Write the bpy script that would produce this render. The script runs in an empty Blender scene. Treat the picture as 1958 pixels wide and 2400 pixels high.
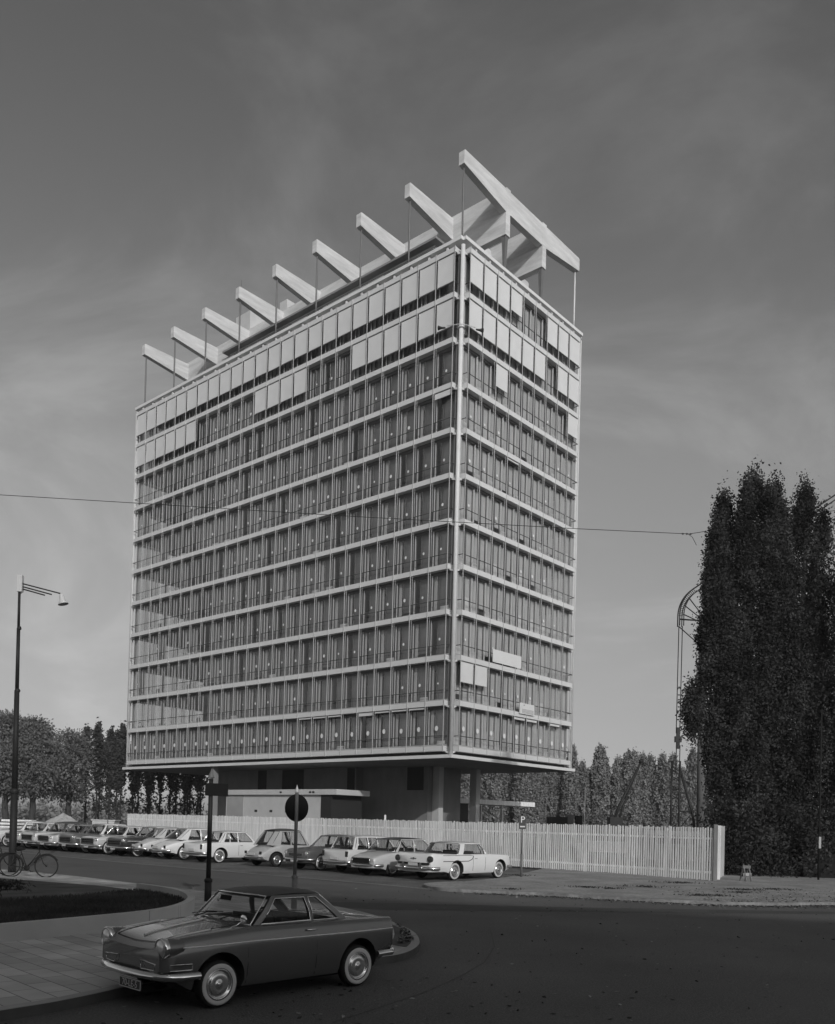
import bpy, bmesh, math, random
import numpy as np
from mathutils import Vector, Matrix
R = math.radians
scn = bpy.context.scene
COL = scn.collection
rnd = random.Random(7)

# ------------------------------------------------------------------ camera
cam_d = bpy.data.cameras.new("camera")
cam = bpy.data.objects.new("camera", cam_d); COL.objects.link(cam); scn.camera = cam
cam.matrix_world = Matrix.Translation((0, 0, 2.15)) @ Matrix.Rotation(math.pi/2 + 0.0119, 4, 'X') @ Matrix.Rotation(0.0256, 4, 'Z')
cam_d.sensor_fit = 'VERTICAL'; cam_d.sensor_height = 36; cam_d.sensor_width = 29.4
cam_d.lens = 31.175; cam_d.shift_y = 0.2916; cam_d.shift_x = 0.0267
cam_d.clip_start = 0.2; cam_d.clip_end = 6000

# ------------------------------------------------------------------ sun, sky, exposure
SUN_AZ, SUN_EL = 17.0, 23.0                      # azimuth to the right of straight behind the camera
sd = Vector((math.sin(R(SUN_AZ))*math.cos(R(SUN_EL)), -math.cos(R(SUN_AZ))*math.cos(R(SUN_EL)), math.sin(R(SUN_EL))))
sun_d = bpy.data.lights.new("sun", 'SUN'); sun_d.energy = 2.0; sun_d.angle = R(0.55); sun_d.color = (1, 0.995, 0.985)
sun = bpy.data.objects.new("sun", sun_d); COL.objects.link(sun)
sun.rotation_euler = sd.to_track_quat('Z', 'Y').to_euler(); sun.location = (40, -60, 60)
world = bpy.data.worlds.new("World"); scn.world = world; world.use_nodes = True
nt = world.node_tree; nt.nodes.clear(); N = nt.nodes.new; Lk = nt.links.new
out = N('ShaderNodeOutputWorld'); bg = N('ShaderNodeBackground'); bg.inputs['Strength'].default_value = 0.10
sky = N('ShaderNodeTexSky'); sky.sky_type = 'NISHITA'; sky.sun_disc = False
sky.sun_elevation = R(SUN_EL); sky.sun_rotation = R(180 - SUN_AZ); sky.dust_density = 1.5; sky.air_density = 1.0
sep = N('ShaderNodeSeparateColor'); Lk(sky.outputs[0], sep.inputs[0])
def wmath(op, a, b=None, c=None):
    n = N('ShaderNodeMath'); n.operation = op
    for i, v in enumerate((a, b, c)):
        if v is None: continue
        if isinstance(v, (int, float)): n.inputs[i].default_value = v
        else: Lk(v, n.inputs[i])
    return n.outputs[0]
lum = wmath('ADD', wmath('MULTIPLY', sep.outputs[0], 0.72), wmath('MULTIPLY', sep.outputs[1], 0.28))   # black-and-white film under a yellow filter
tc = N('ShaderNodeTexCoord')
mp = N('ShaderNodeMapping'); mp.inputs['Scale'].default_value = (1.5, 1.5, 3.6); mp.inputs['Rotation'].default_value = (0.05, 0.12, 0.4); mp.inputs['Location'].default_value = (1, 2, 0)
Lk(tc.outputs['Generated'], mp.inputs['Vector'])
nz = N('ShaderNodeTexNoise'); nz.inputs['Scale'].default_value = 1.35; nz.inputs['Detail'].default_value = 9; nz.inputs['Roughness'].default_value = 0.62; nz.inputs['Distortion'].default_value = 0.7
Lk(mp.outputs[0], nz.inputs['Vector'])
cl = N('ShaderNodeMapRange'); cl.inputs[1].default_value = 0.47; cl.inputs[2].default_value = 0.74; cl.interpolation_type = 'SMOOTHSTEP'
Lk(nz.outputs['Fac'], cl.inputs[0])
sx = N('ShaderNodeSeparateXYZ'); Lk(tc.outputs['Generated'], sx.inputs[0])
alt = N('ShaderNodeMapRange'); alt.inputs[1].default_value = 0.62; alt.inputs[2].default_value = 0.12; alt.inputs[3].default_value = 0.26; alt.inputs[4].default_value = 0.85
Lk(sx.outputs[2], alt.inputs[0])
grad = N('ShaderNodeValToRGB'); er = grad.color_ramp
for k_, (p_, v_) in enumerate(((0.0, .54), (.12, .58), (.25, .72), (.38, .85), (.50, .68), (.66, .58), (1.0, .85))):
    e_ = er.elements[k_] if k_ < 2 else er.elements.new(p_)
    e_.position = p_; e_.color = (v_, v_, v_, 1)
Lk(sx.outputs[2], grad.inputs[0])
cf = wmath('MULTIPLY', cl.outputs[0], alt.outputs[0])
lum2 = wmath('ADD', wmath('MULTIPLY', wmath('MULTIPLY', lum, grad.outputs[0]), 1.68), wmath('MULTIPLY', cf, 1.9))
comb = N('ShaderNodeCombineColor')
for i in range(3): Lk(lum2, comb.inputs[i])
Lk(comb.outputs[0], bg.inputs['Color']); Lk(bg.outputs[0], out.inputs['Surface'])
scn.view_settings.view_transform = 'Standard'; scn.view_settings.look = 'None'
scn.view_settings.exposure = 0.0; scn.view_settings.gamma = 1.0
try: scn.cycles.max_bounces = 8; scn.cycles.transparent_max_bounces = 24; scn.cycles.caustics_reflective = False; scn.cycles.caustics_refractive = False
except Exception: pass

# ------------------------------------------------------------------ materials
def mat(name, v, rough=0.7, metal=0.0, var=0.0, scale=3.0, bump=0.0, bscale=40.0, spec=0.4, coat=0.0, detail=6, stretch=(1, 1, 1), var2=0.0, scale2=40.0):
    m = bpy.data.materials.new(name); m.use_nodes = True
    t = m.node_tree; b = t.nodes['Principled BSDF']
    b.inputs['Base Color'].default_value = (v, v, v, 1); b.inputs['Roughness'].default_value = rough
    b.inputs['Metallic'].default_value = metal; b.inputs['Specular IOR Level'].default_value = spec
    b.inputs['Coat Weight'].default_value = coat
    c = t.nodes.new('ShaderNodeTexCoord'); mpp = t.nodes.new('ShaderNodeMapping'); mpp.inputs['Scale'].default_value = stretch
    t.links.new(c.outputs['Object'], mpp.inputs[0])
    if var or var2:
        n = t.nodes.new('ShaderNodeTexNoise'); n.inputs['Scale'].default_value = scale; n.inputs['Detail'].default_value = detail
        t.links.new(mpp.outputs[0], n.inputs['Vector'])
        r = t.nodes.new('ShaderNodeMapRange'); r.inputs[1].default_value = 0.25; r.inputs[2].default_value = 0.75
        r.inputs[3].default_value = v*(1-var); r.inputs[4].default_value = v*(1+var)
        t.links.new(n.outputs['Fac'], r.inputs[0]); o = r.outputs[0]
        if var2:
            n2 = t.nodes.new('ShaderNodeTexNoise'); n2.inputs['Scale'].default_value = scale2; n2.inputs['Detail'].default_value = 3
            t.links.new(mpp.outputs[0], n2.inputs['Vector'])
            r2 = t.nodes.new('ShaderNodeMapRange'); r2.inputs[1].default_value = 0.3; r2.inputs[2].default_value = 0.7; r2.inputs[3].default_value = 1-var2; r2.inputs[4].default_value = 1+var2
            t.links.new(n2.outputs['Fac'], r2.inputs[0])
            mu = t.nodes.new('ShaderNodeMath'); mu.operation = 'MULTIPLY'; t.links.new(o, mu.inputs[0]); t.links.new(r2.outputs[0], mu.inputs[1]); o = mu.outputs[0]
        t.links.new(o, b.inputs['Base Color'])
    if bump:
        n3 = t.nodes.new('ShaderNodeTexNoise'); n3.inputs['Scale'].default_value = bscale; n3.inputs['Detail'].default_value = 4
        t.links.new(mpp.outputs[0], n3.inputs['Vector'])
        bp = t.nodes.new('ShaderNodeBump'); bp.inputs['Strength'].default_value = bump; bp.inputs['Distance'].default_value = 0.02
        t.links.new(n3.outputs['Fac'], bp.inputs['Height']); t.links.new(bp.outputs[0], b.inputs['Normal'])
    return m
def glassmat(name, tint, refl=1.0, rough=0.02, ior=1.5):
    m = bpy.data.materials.new(name); m.use_nodes = True; t = m.node_tree; t.nodes.clear()
    o = t.nodes.new('ShaderNodeOutputMaterial'); mx = t.nodes.new('ShaderNodeMixShader')
    tr = t.nodes.new('ShaderNodeBsdfTransparent'); tr.inputs[0].default_value = (tint, tint, tint, 1)
    g = t.nodes.new('ShaderNodeBsdfGlossy'); g.inputs['Roughness'].default_value = rough; g.inputs[0].default_value = (refl, refl, refl, 1)
    f = t.nodes.new('ShaderNodeFresnel'); f.inputs[0].default_value = ior
    ge = t.nodes.new('ShaderNodeNewGeometry'); mr = t.nodes.new('ShaderNodeMapRange'); mr.inputs[3].default_value = ior; mr.inputs[4].default_value = 1/ior
    t.links.new(ge.outputs['Backfacing'], mr.inputs[0]); t.links.new(mr.outputs[0], f.inputs[0])
    t.links.new(f.outputs[0], mx.inputs[0]); t.links.new(tr.outputs[0], mx.inputs[1]); t.links.new(g.outputs[0], mx.inputs[2]); t.links.new(mx.outputs[0], o.inputs[0])
    return m
def leafmat(name, v, trans=0.25, var=0.35):
    m = bpy.data.materials.new(name); m.use_nodes = True; t = m.node_tree; t.nodes.clear()
    o = t.nodes.new('ShaderNodeOutputMaterial'); mx = t.nodes.new('ShaderNodeMixShader'); mx.inputs[0].default_value = trans
    d = t.nodes.new('ShaderNodeBsdfDiffuse'); tr = t.nodes.new('ShaderNodeBsdfTranslucent')
    c = t.nodes.new('ShaderNodeTexCoord'); n = t.nodes.new('ShaderNodeTexNoise'); n.inputs['Scale'].default_value = 0.75; n.inputs['Detail'].default_value = 3
    t.links.new(c.outputs['Object'], n.inputs['Vector'])
    r = t.nodes.new('ShaderNodeMapRange'); r.inputs[1].default_value = 0.3; r.inputs[2].default_value = 0.7; r.inputs[3].default_value = v*(1-var); r.inputs[4].default_value = v*(1+var)
    t.links.new(n.outputs['Fac'], r.inputs[0])
    for s in (d, tr): t.links.new(r.outputs[0], s.inputs[0])
    t.links.new(d.outputs[0], mx.inputs[1]); t.links.new(tr.outputs[0], mx.inputs[2]); t.links.new(mx.outputs[0], o.inputs[0])
    return m
def brickmat(name, v, mortar, bw, bh, msize, rot=0.0, var=0.12, rough=0.85, bias=0.0, wear=0.15, axis='XY', offset=0.5):
    m = bpy.data.materials.new(name); m.use_nodes = True; t = m.node_tree; b = t.nodes['Principled BSDF']
    b.inputs['Roughness'].default_value = rough; b.inputs['Specular IOR Level'].default_value = 0.25
    c = t.nodes.new('ShaderNodeTexCoord'); mpp = t.nodes.new('ShaderNodeMapping'); mpp.inputs['Rotation'].default_value = (0, 0, rot)
    src = c.outputs['Object']
    if axis != 'XY':
        s = t.nodes.new('ShaderNodeSeparateXYZ'); t.links.new(src, s.inputs[0]); k = t.nodes.new('ShaderNodeCombineXYZ')
        t.links.new(s.outputs['XYZ'.index(axis[0])], k.inputs[0]); t.links.new(s.outputs['XYZ'.index(axis[1])], k.inputs[1]); src = k.outputs[0]
    t.links.new(src, mpp.inputs[0])
    br = t.nodes.new('ShaderNodeTexBrick'); t.links.new(mpp.outputs[0], br.inputs['Vector']); br.offset = offset
    br.inputs['Scale'].default_value = 1.0; br.inputs['Brick Width'].default_value = bw; br.inputs['Row Height'].default_value = bh
    br.inputs['Mortar Size'].default_value = msize; br.inputs['Bias'].default_value = bias; br.inputs['Mortar Smooth'].default_value = 0.3
    br.inputs['Color1'].default_value = (v*(1-var),)*3+(1,); br.inputs['Color2'].default_value = (v*(1+var),)*3+(1,); br.inputs['Mortar'].default_value = (mortar,)*3+(1,)
    n = t.nodes.new('ShaderNodeTexNoise'); n.inputs['Scale'].default_value = 0.7; n.inputs['Detail'].default_value = 8; t.links.new(mpp.outputs[0], n.inputs['Vector'])
    r = t.nodes.new('ShaderNodeMapRange'); r.inputs[1].default_value = 0.3; r.inputs[2].default_value = 0.7; r.inputs[3].default_value = 1-wear; r.inputs[4].default_value = 1+wear
    t.links.new(n.outputs['Fac'], r.inputs[0])
    vm = t.nodes.new('ShaderNodeVectorMath'); vm.operation = 'SCALE'; t.links.new(br.outputs['Color'], vm.inputs[0]); t.links.new(r.outputs[0], vm.inputs['Scale'])
    t.links.new(vm.outputs[0], b.inputs['Base Color'])
    bp = t.nodes.new('ShaderNodeBump'); bp.inputs['Strength'].default_value = 0.35; bp.inputs['Distance'].default_value = 0.01; bp.invert = True
    t.links.new(br.outputs['Fac'], bp.inputs['Height']); t.links.new(bp.outputs[0], b.inputs['Normal'])
    return m

M = dict(
 asphalt=mat('asphalt', 0.10, 0.85, var=0.30, scale=0.22, bump=0.8, bscale=45, var2=0.30, scale2=38, spec=0.3, detail=12),
 patch=mat('asphalt_patch', 0.075, 0.9, var=0.12, scale=1.5, bump=0.5, bscale=60, spec=0.2),
 lot=brickmat('lot_bricks', 0.125, 0.07, 0.21, 0.105, 0.006, rot=R(45), wear=0.3),
 line=mat('road_paint', 0.30, 0.8, var=0.45, scale=9, spec=0.2),
 slab=brickmat('paving_slabs', 0.43, 0.17, 0.62, 0.31, 0.009, rot=R(47), var=0.17, wear=0.25),
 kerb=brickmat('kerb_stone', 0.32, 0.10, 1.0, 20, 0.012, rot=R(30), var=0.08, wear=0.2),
 kerb_shade=mat('shaded_kerb_face', 0.07, 0.95, var=0.3, scale=2),  # shade on the kerb's road side, painted into its colour
 sand=mat('sandy_soil', 0.27, 0.95, var=0.28, scale=0.8, bump=0.8, bscale=14, var2=0.2, scale2=9, spec=0.1),
 soil=mat('soil', 0.10, 0.95, var=0.35, scale=1.3, bump=0.9, bscale=18, spec=0.1),
 turf=mat('turf', 0.045, 0.95, var=0.4, scale=2.2, bump=0.9, bscale=60, spec=0.1),
 ground=mat('ground', 0.12, 0.95, var=0.3, scale=0.05, bump=0.4, bscale=5, spec=0.1),
 lowwall=brickmat('wall_concrete', 0.44, 0.26, 1.45, 4.0, 0.008, rot=R(-130), var=0.06, wear=0.16),
 white=mat('white_concrete', 0.64, 0.6, var=0.05, scale=0.8, var2=0.03, scale2=12, spec=0.3),
 band=mat('enamel_band', 0.60, 0.4, var=0.04, scale=0.5, spec=0.4),
 conc2=mat('painted_column', 0.60, 0.6, var=.06), conc=mat('raw_concrete', 0.54, 0.8, var=0.20, scale=0.8, bump=0.3, bscale=18, stretch=(.5, .5, 3.5), spec=0.25, var2=.06, scale2=7),
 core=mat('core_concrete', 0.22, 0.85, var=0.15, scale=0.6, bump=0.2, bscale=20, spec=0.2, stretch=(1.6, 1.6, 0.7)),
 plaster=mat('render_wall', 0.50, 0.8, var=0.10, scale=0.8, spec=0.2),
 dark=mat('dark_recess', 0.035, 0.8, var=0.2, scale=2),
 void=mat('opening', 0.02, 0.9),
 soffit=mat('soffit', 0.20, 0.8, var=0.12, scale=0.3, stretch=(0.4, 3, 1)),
 plate=mat('floor_plate', 0.22, 0.85, var=0.1),
 inner=mat('inner_wall', 0.32, 0.85, var=0.25, scale=0.35),
 alu=mat('aluminium', 0.55, 0.35, metal=0.25, spec=0.5),
 rail=mat('rail_paint', 0.06, 0.5),
 blind=mat('blind_cloth', 0.60, 0.85, var=0.05, scale=0.9, spec=0.15, var2=0.02, scale2=18),
 blindbar=mat('blind_bar', 0.12, 0.5),
 curtain=mat('curtain_cloth', 0.60, 0.9, var=0.12, scale=0.6, spec=0.1),
 sheer=mat('sheer_cloth', 0.20, 0.9, var=0.35, scale=0.35, spec=0.1),
 paper=mat('paper_disc', 0.75, 0.9, var=0.06),
 frame=mat('window_frame', 0.34, 0.5), framed=mat('sash', 0.10, 0.5),
 steel=mat('painted_steel', 0.022, 0.6, var=0.15, spec=0.25), gsteel=mat('grey_steel', 0.13, 0.5, var=0.12, scale=2, spec=0.4),
 lsteel=mat('light_steel', 0.55, 0.45, spec=0.4),
 picket=mat('whitewashed_wood', 0.78, 0.85, var=0.22, scale=1.2, var2=0.08, scale2=14, spec=0.15, stretch=(6, 6, 0.6)),
 oldwood=mat('old_wood', 0.16, 0.85, var=0.25, stretch=(6, 6, 0.6)),
 bark=mat('bark', 0.06, 0.95, var=0.3, scale=3, bump=0.8, bscale=12, spec=0.1, stretch=(3, 3, 0.5)),
 barkl=mat('bark_far', 0.075, 0.95, var=0.3, scale=1, spec=0.1),
 leafn=leafmat('leaf_near', 0.06, 0.3, 0.75), leaff=leafmat('leaf_far', 0.23, 0.2), leafl=leafmat('leaf_left', 0.08, 0.25), leafb=leafmat('leaf_broad', 0.19, 0.25),  # near leaves: strong noise paints light and dark clumps into the colour
 grass=leafmat('grass_blade', 0.065, 0.2), dry=leafmat('dry_leaf', 0.24, 0.1), dry2=leafmat('dark_leaf', 0.05, 0.1),
 glass=glassmat('window_glass', 0.80, 0.95, 0.03, 1.95), cglass=glassmat('car_glass', 0.84, 0.9),
 rubber=mat('rubber', 0.022, 0.8, spec=0.2), ww=mat('whitewall', 0.50, 0.6), chrome=mat('chrome', 0.72, 0.12, metal=1.0),
 trim=mat('bright_trim', 0.78, 0.35),
 hub=mat('hubcap', 0.62, 0.22, metal=0.85), interior=mat('car_interior', 0.035, 0.9, var=0.3, scale=5),
 lamp=mat('lens', 0.65, 0.1, metal=0.5, spec=0.8), tail=mat('tail_lens', 0.035, 0.15, spec=0.6), black=mat('black_trim', 0.016, 0.8, spec=0.15),
 platew=mat('number_plate_ink', 0.55, 0.6), plated=mat('number_plate', 0.045, 0.5), signb=mat('sign_back', 0.014, 0.9, spec=0.1), signblue=mat('sign_face', 0.05, 0.4), signw=mat('sign_white', 0.7, 0.6),
)
def paint(n, v, rough=0.28, coat=0.6): return mat('paint_'+n, v, rough, spec=0.5, coat=coat, var=0.04, scale=1.5)
PT = dict(grey=mat('paint_dark_grey', 0.14, 0.27, metal=0.5, coat=1.0, var=0.03, scale=1.5), roofdk=mat('paint_near_black', 0.035, 0.5, spec=0.3), white=paint('white', 0.72), cream=paint('cream', 0.58), light=paint('light', 0.50), mid=paint('mid', 0.30),
          dark=paint('dark', 0.085, 0.3, 0.5), black=paint('black', 0.022), silver=paint('silver', 0.42), soft=mat('canvas', 0.07, 0.9))

# ------------------------------------------------------------------ mesh helpers
class MB:
    def __init__(s): s.v = []; s.f = []; s.m = []; s.mi = 0; s.sm = []; s.s = False
    def add(s, vs, fs, mi=None, smooth=None):
        o = len(s.v); s.v.extend([tuple(p) for p in vs])
        for f in fs: s.f.append([i+o for i in f]); s.m.append(s.mi if mi is None else mi); s.sm.append(s.s if smooth is None else smooth)
        return s
    def box(s, x0, x1, y0, y1, z0, z1, mi=None):
        vs = [(x, y, z) for z in (z0, z1) for y in (y0, y1) for x in (x0, x1)]
        return s.add(vs, [(0, 2, 3, 1), (4, 5, 7, 6), (0, 1, 5, 4), (1, 3, 7, 5), (3, 2, 6, 7), (2, 0, 4, 6)], mi, False)
    def obox(s, c, ex, ey, hx, hy, hz, mi=None):      # oriented box, c centre, ex, ey unit vectors
        c = Vector(c); ex = Vector(ex).normalized(); ey = Vector(ey).normalized(); ez = ex.cross(ey)
        vs = [c+ex*a*hx+ey*b*hy+ez*d*hz for d in (-1, 1) for b in (-1, 1) for a in (-1, 1)]
        return s.add(vs, [(0, 2, 3, 1), (4, 5, 7, 6), (0, 1, 5, 4), (1, 3, 7, 5), (3, 2, 6, 7), (2, 0, 4, 6)], mi, False)
    def prism(s, poly, z0, z1, mi=None, mtop=None):
        n = len(poly); vs = [(p[0], p[1], z0) for p in poly]+[(p[0], p[1], z1) for p in poly]
        s.add(vs, [(i, (i+1) % n, n+(i+1) % n, n+i) for i in range(n)]+[tuple(range(n-1, -1, -1))], mi, False)
        s.add(vs[n:], [tuple(range(n))], mtop if mtop is not None else mi, False); return s
    def tube(s, pts, r, n=8, mi=None, closed=False, cap=True, smooth=True, sq=None):
        pts = [Vector(p) for p in pts]; k = len(pts); rs = r if isinstance(r, (list, tuple)) else [r]*k
        vs = []; up = Vector((0, 0, 1)); prev = None
        for i, p in enumerate(pts):
            a = pts[(i-1) % k] if (closed or i > 0) else p; b = pts[(i+1) % k] if (closed or i < k-1) else p
            d = (b-a).normalized() if (b-a).length > 1e-9 else Vector((0, 0, 1))
            if prev is None:
                u = d.cross(up) if abs(d.dot(up)) < 0.98 else d.cross(Vector((1, 0, 0)))
            else:
                u = prev-d*prev.dot(d)
                if u.length < 1e-6: u = d.cross(Vector((1, 0, 0)))
            u.normalize(); prev = u; w = d.cross(u)
            for j in range(n):
                t = 2*math.pi*(j+0.5)/n; vs.append(p+(u*math.cos(t)+w*math.sin(t))*rs[i])
        fs = []
        for i in range(k if closed else k-1):
            for j in range(n):
                a = i*n+j; b = i*n+(j+1) % n; c = ((i+1) % k)*n+(j+1) % n; d = ((i+1) % k)*n+j; fs.append((a, d, c, b))
        if cap and not closed: fs += [tuple(range(n)), tuple(range((k-1)*n+n-1, (k-1)*n-1, -1))]
        return s.add(vs, fs, mi, smooth)
    def lathe(s, prof, n=24, axis='Z', c=(0, 0, 0), mi=None, smooth=True):
        vs = []; c = Vector(c)
        for (r, h) in prof:
            for j in range(n):
                t = 2*math.pi*j/n; a, b = r*math.cos(t), r*math.sin(t)
                vs.append(c+Vector({'Z': (a, b, h), 'Y': (a, h, b), 'X': (h, a, b)}[axis]))
        fs = [(i*n+j, i*n+(j+1) % n, (i+1)*n+(j+1) % n, (i+1)*n+j) for i in range(len(prof)-1) for j in range(n)]
        return s.add(vs, fs, mi, smooth)
    def grid(s, P, mi=None, smooth=True):
        a, b = len(P), len(P[0]); vs = [p for row in P for p in row]
        return s.add(vs, [(i*b+j, i*b+j+1, (i+1)*b+j+1, (i+1)*b+j) for i in range(a-1) for j in range(b-1)], mi, smooth)
    def data(s, name, mats):
        me = bpy.data.meshes.new(name); me.from_pydata(s.v, [], s.f)
        for m in (mats if isinstance(mats, (list, tuple)) else [mats]): me.materials.append(m)
        me.polygons.foreach_set('material_index', s.m); me.polygons.foreach_set('use_smooth', s.sm); me.update(); return me
    def build(s, name, mats, parent=None, fix=False):
        me = s.data(name, mats)
        if fix:
            bm = bmesh.new(); bm.from_mesh(me); bmesh.ops.recalc_face_normals(bm, faces=bm.faces); bm.to_mesh(me); bm.free()
        return obj(name, me, parent)
def obj(name, me, parent=None):
    o = bpy.data.objects.new(name, me); COL.objects.link(o)
    if parent: o.parent = parent
    return o
def empty(name, loc=(0, 0, 0), rz=0.0):
    o = bpy.data.objects.new(name, None); COL.objects.link(o); o.location = loc; o.rotation_euler = (0, 0, rz); o.empty_display_size = 0.3; return o
def tag(o, label=None, cat=None, group=None, kind=None):
    if label: o['label'] = label
    if cat: o['category'] = cat
    if group: o['group'] = group
    if kind: o['kind'] = kind
    return o
def copytree(root, loc, rz, label, group=None, scale=None):
    r = root.copy(); COL.objects.link(r); r.location = loc; r.rotation_euler = (0, 0, rz); r['label'] = label
    if group: r['group'] = group
    if scale: r.scale = scale
    for ch in list(root.children):
        c = ch.copy(); COL.objects.link(c); c.parent = r
        for g in list(ch.children):
            d = g.copy(); COL.objects.link(d); d.parent = c
    return r
def struct(o): o['kind'] = 'structure'; return o
def text_mesh(txt, size, depth=0.002):
    cu = bpy.data.curves.new('lettering', 'FONT'); cu.body = txt; cu.size = size; cu.extrude = depth; cu.align_x = 'CENTER'; cu.align_y = 'CENTER'
    o = bpy.data.objects.new('lettering', cu); COL.objects.link(o); dg = bpy.context.evaluated_depsgraph_get()
    me = bpy.data.meshes.new_from_object(o.evaluated_get(dg)); bpy.data.objects.remove(o); bpy.data.curves.remove(cu); return me

# ------------------------------------------------------------------ ground, roads, pavements
def sheet(name, poly, z, m):
    mb = MB(); mb.add([(p[0], p[1], z) for p in poly], [tuple(range(len(poly)))]); return struct(mb.build(name, m))
sheet('ground', [(-340, -110), (340, -110), (340, 640), (-340, 640)], 0.0, M['ground'])
sheet('road', [(-70, -60), (60, -60), (60, 28), (-5, 30), (-70, 92)], 0.004, M['asphalt'])
ex = Vector((0.668, 0.744)); ey = Vector((-0.744, 0.668))
sheet('parking_lot', [(1.45, 28.05), (-4.68, 33.42), (-11.24, 38.6), (-19.05, 46.2), (-45, 71), (-35, 81), (-14, 62), (6.0, 43.3), (6.5, 30.0)], 0.008, M['lot'])
# painted edge line of the lot
def strip(name, pts, w, z, m):
    mb = MB(); L = []; Rr = []
    for i, p in enumerate(pts):
        a = Vector(pts[max(0, i-1)]); b = Vector(pts[min(len(pts)-1, i+1)]); d = (b-a).normalized(); n = Vector((-d.y, d.x))
        L.append((p[0]+n.x*w/2, p[1]+n.y*w/2, z)); Rr.append((p[0]-n.x*w/2, p[1]-n.y*w/2, z))
    mb.grid([L, Rr], smooth=False); return mb.build(name, m, fix=True)
struct(strip('road_marking', [(1.36, 28.3), (-0.15, 29.85), (-2.4, 31.7), (-4.68, 33.5), (-7.33, 35.8), (-11.24, 39.0), (-19.05, 46.3), (-30, 57)], 0.11, 0.013, M['line']))
sheet('road_patch', [(-3.0, 22.6), (-0.2, 21.4), (6.5, 22.4), (12, 23.4), (12, 24.0), (5, 23.4), (-1, 23.2)], 0.008, M['patch'])
struct(strip('road_crack', [(-.55, 9.4), (-.02, 10.29), (.52, 11.25), (1.04, 12.41), (1.51, 13.71), (1.88, 15.49), (2.09, 17.96)], .012, .0085, M['patch']))
def smooth_poly(P, it=2):
    for _ in range(it):
        Q = []
        for i in range(len(P)-1):
            a, b = Vector(P[i]), Vector(P[i+1]); Q += [tuple(a*0.75+b*0.25), tuple(a*0.25+b*0.75)]
        P = [P[0]]+Q+[P[-1]]
    return P
near = [(-6.2, 5.5), (-4.6, 8.0), (-3.94, 9.09), (-3.59, 9.5), (-3.26, 10.09), (-3.07, 10.53), (-1.9, 11.9), (-0.04, 13.31), (0.30, 13.75), (0.52, 14.6), (0.56, 15.4), (0.49, 16.45), (0.13, 17.8), (-0.37, 19.37), (-1.34, 21.04), (-2.37, 22.3), (-3.4, 23.2), (-5.27, 24.43), (-7.14, 25.9), (-9.04, 27.64), (-10.74, 29.12), (-13.53, 31.0), (-19, 35.5), (-27, 42)]
near = smooth_poly(near, 2)
isl = near+[(-60, 62), (-60, -20), (-12, -4)]
mb = MB(); mb.prism(isl, 0.0, 0.12); struct(mb.build('pavement', M['slab']))
def offset(P, d):
    Q = []
    for i, p in enumerate(P):
        a = Vector(P[max(0, i-1)]); b = Vector(P[min(len(P)-1, i+1)]); t = (b-a).normalized(); Q.append((p[0]-t.y*d, p[1]+t.x*d))
    return Q
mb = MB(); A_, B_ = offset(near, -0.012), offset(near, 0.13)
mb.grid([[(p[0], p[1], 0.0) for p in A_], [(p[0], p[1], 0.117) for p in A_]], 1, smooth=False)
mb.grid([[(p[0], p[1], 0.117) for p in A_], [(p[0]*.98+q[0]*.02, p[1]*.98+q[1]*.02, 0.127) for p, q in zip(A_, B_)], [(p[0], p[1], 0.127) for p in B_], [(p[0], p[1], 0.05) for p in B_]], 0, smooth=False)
struct(mb.build('kerb', [M['kerb'], M['kerb_shade']], fix=True))
# bare soil beds on the pavement: leaf-filled bed on the island's tip, ground cover behind the low wall
mb = MB(); mb.add([(x, y, 0.126) for x, y in smooth_poly([(0.35, 14.3), (0.50, 15.3), (0.44, 16.5), (0.22, 17.5), (0.05, 18.1), (0.12, 16.9), (0.14, 15.6), (0.02, 14.6), (0.35, 14.3)], 1)], [tuple(range(18))]); struct(mb.build('soil_bed', M['soil'], fix=True))
mb = MB(); P = [(-6.2, 21.9), (-7.08, 24.0), (-8.18, 24.95), (-9.86, 25.79), (-12.0, 26.9), (-20, 30), (-20, 12), (-8.4, 14.0)]
mb.add([(x, y, 0.135) for x, y in P], [tuple(range(len(P)))]); struct(mb.build('ground_cover_bed', M['soil'], fix=True))
# low curved concrete wall round the grass bed
wl = smooth_poly([(-9.5, 8.5), (-7.2, 11.8), (-5.99, 13.73), (-5.35, 14.57), (-4.66, 15.61), (-4.2, 16.5), (-4.01, 17.6), (-4.10, 19.02), (-4.45, 20.24), (-4.95, 21.25), (-5.7, 22.15), (-6.3, 22.7)], 2)
wi = offset(wl, 0.16)
mb = MB(); mb.grid([[(p[0], p[1], 0.10) for p in wl], [(p[0], p[1], 0.40) for p in wl], [(p[0], p[1], 0.40) for p in wi], [(p[0], p[1], 0.10) for p in wi]], smooth=False)
n_ = len(wl)
for i in (0, n_-1): mb.add([(wl[i][0], wl[i][1], .10), (wl[i][0], wl[i][1], .40), (wi[i][0], wi[i][1], .40), (wi[i][0], wi[i][1], .10)], [(0, 1, 2, 3)])
tag(mb.build('retaining_wall', M['lowwall'], fix=True), 'low curved pale concrete wall round the dark grass bed', 'wall')
gp = [(p[0], p[1]) for p in offset(wl, 0.16)]+[(-7.2, 20.6), (-8.3, 19.2), (-10.5, 18.6), (-14, 18.2), (-14, 9)]
mb = MB(); mb.add([(x, y, 0.22) for x, y in gp], [tuple(range(len(gp)))]); struct(mb.build('turf', M['turf'], fix=True))
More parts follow.
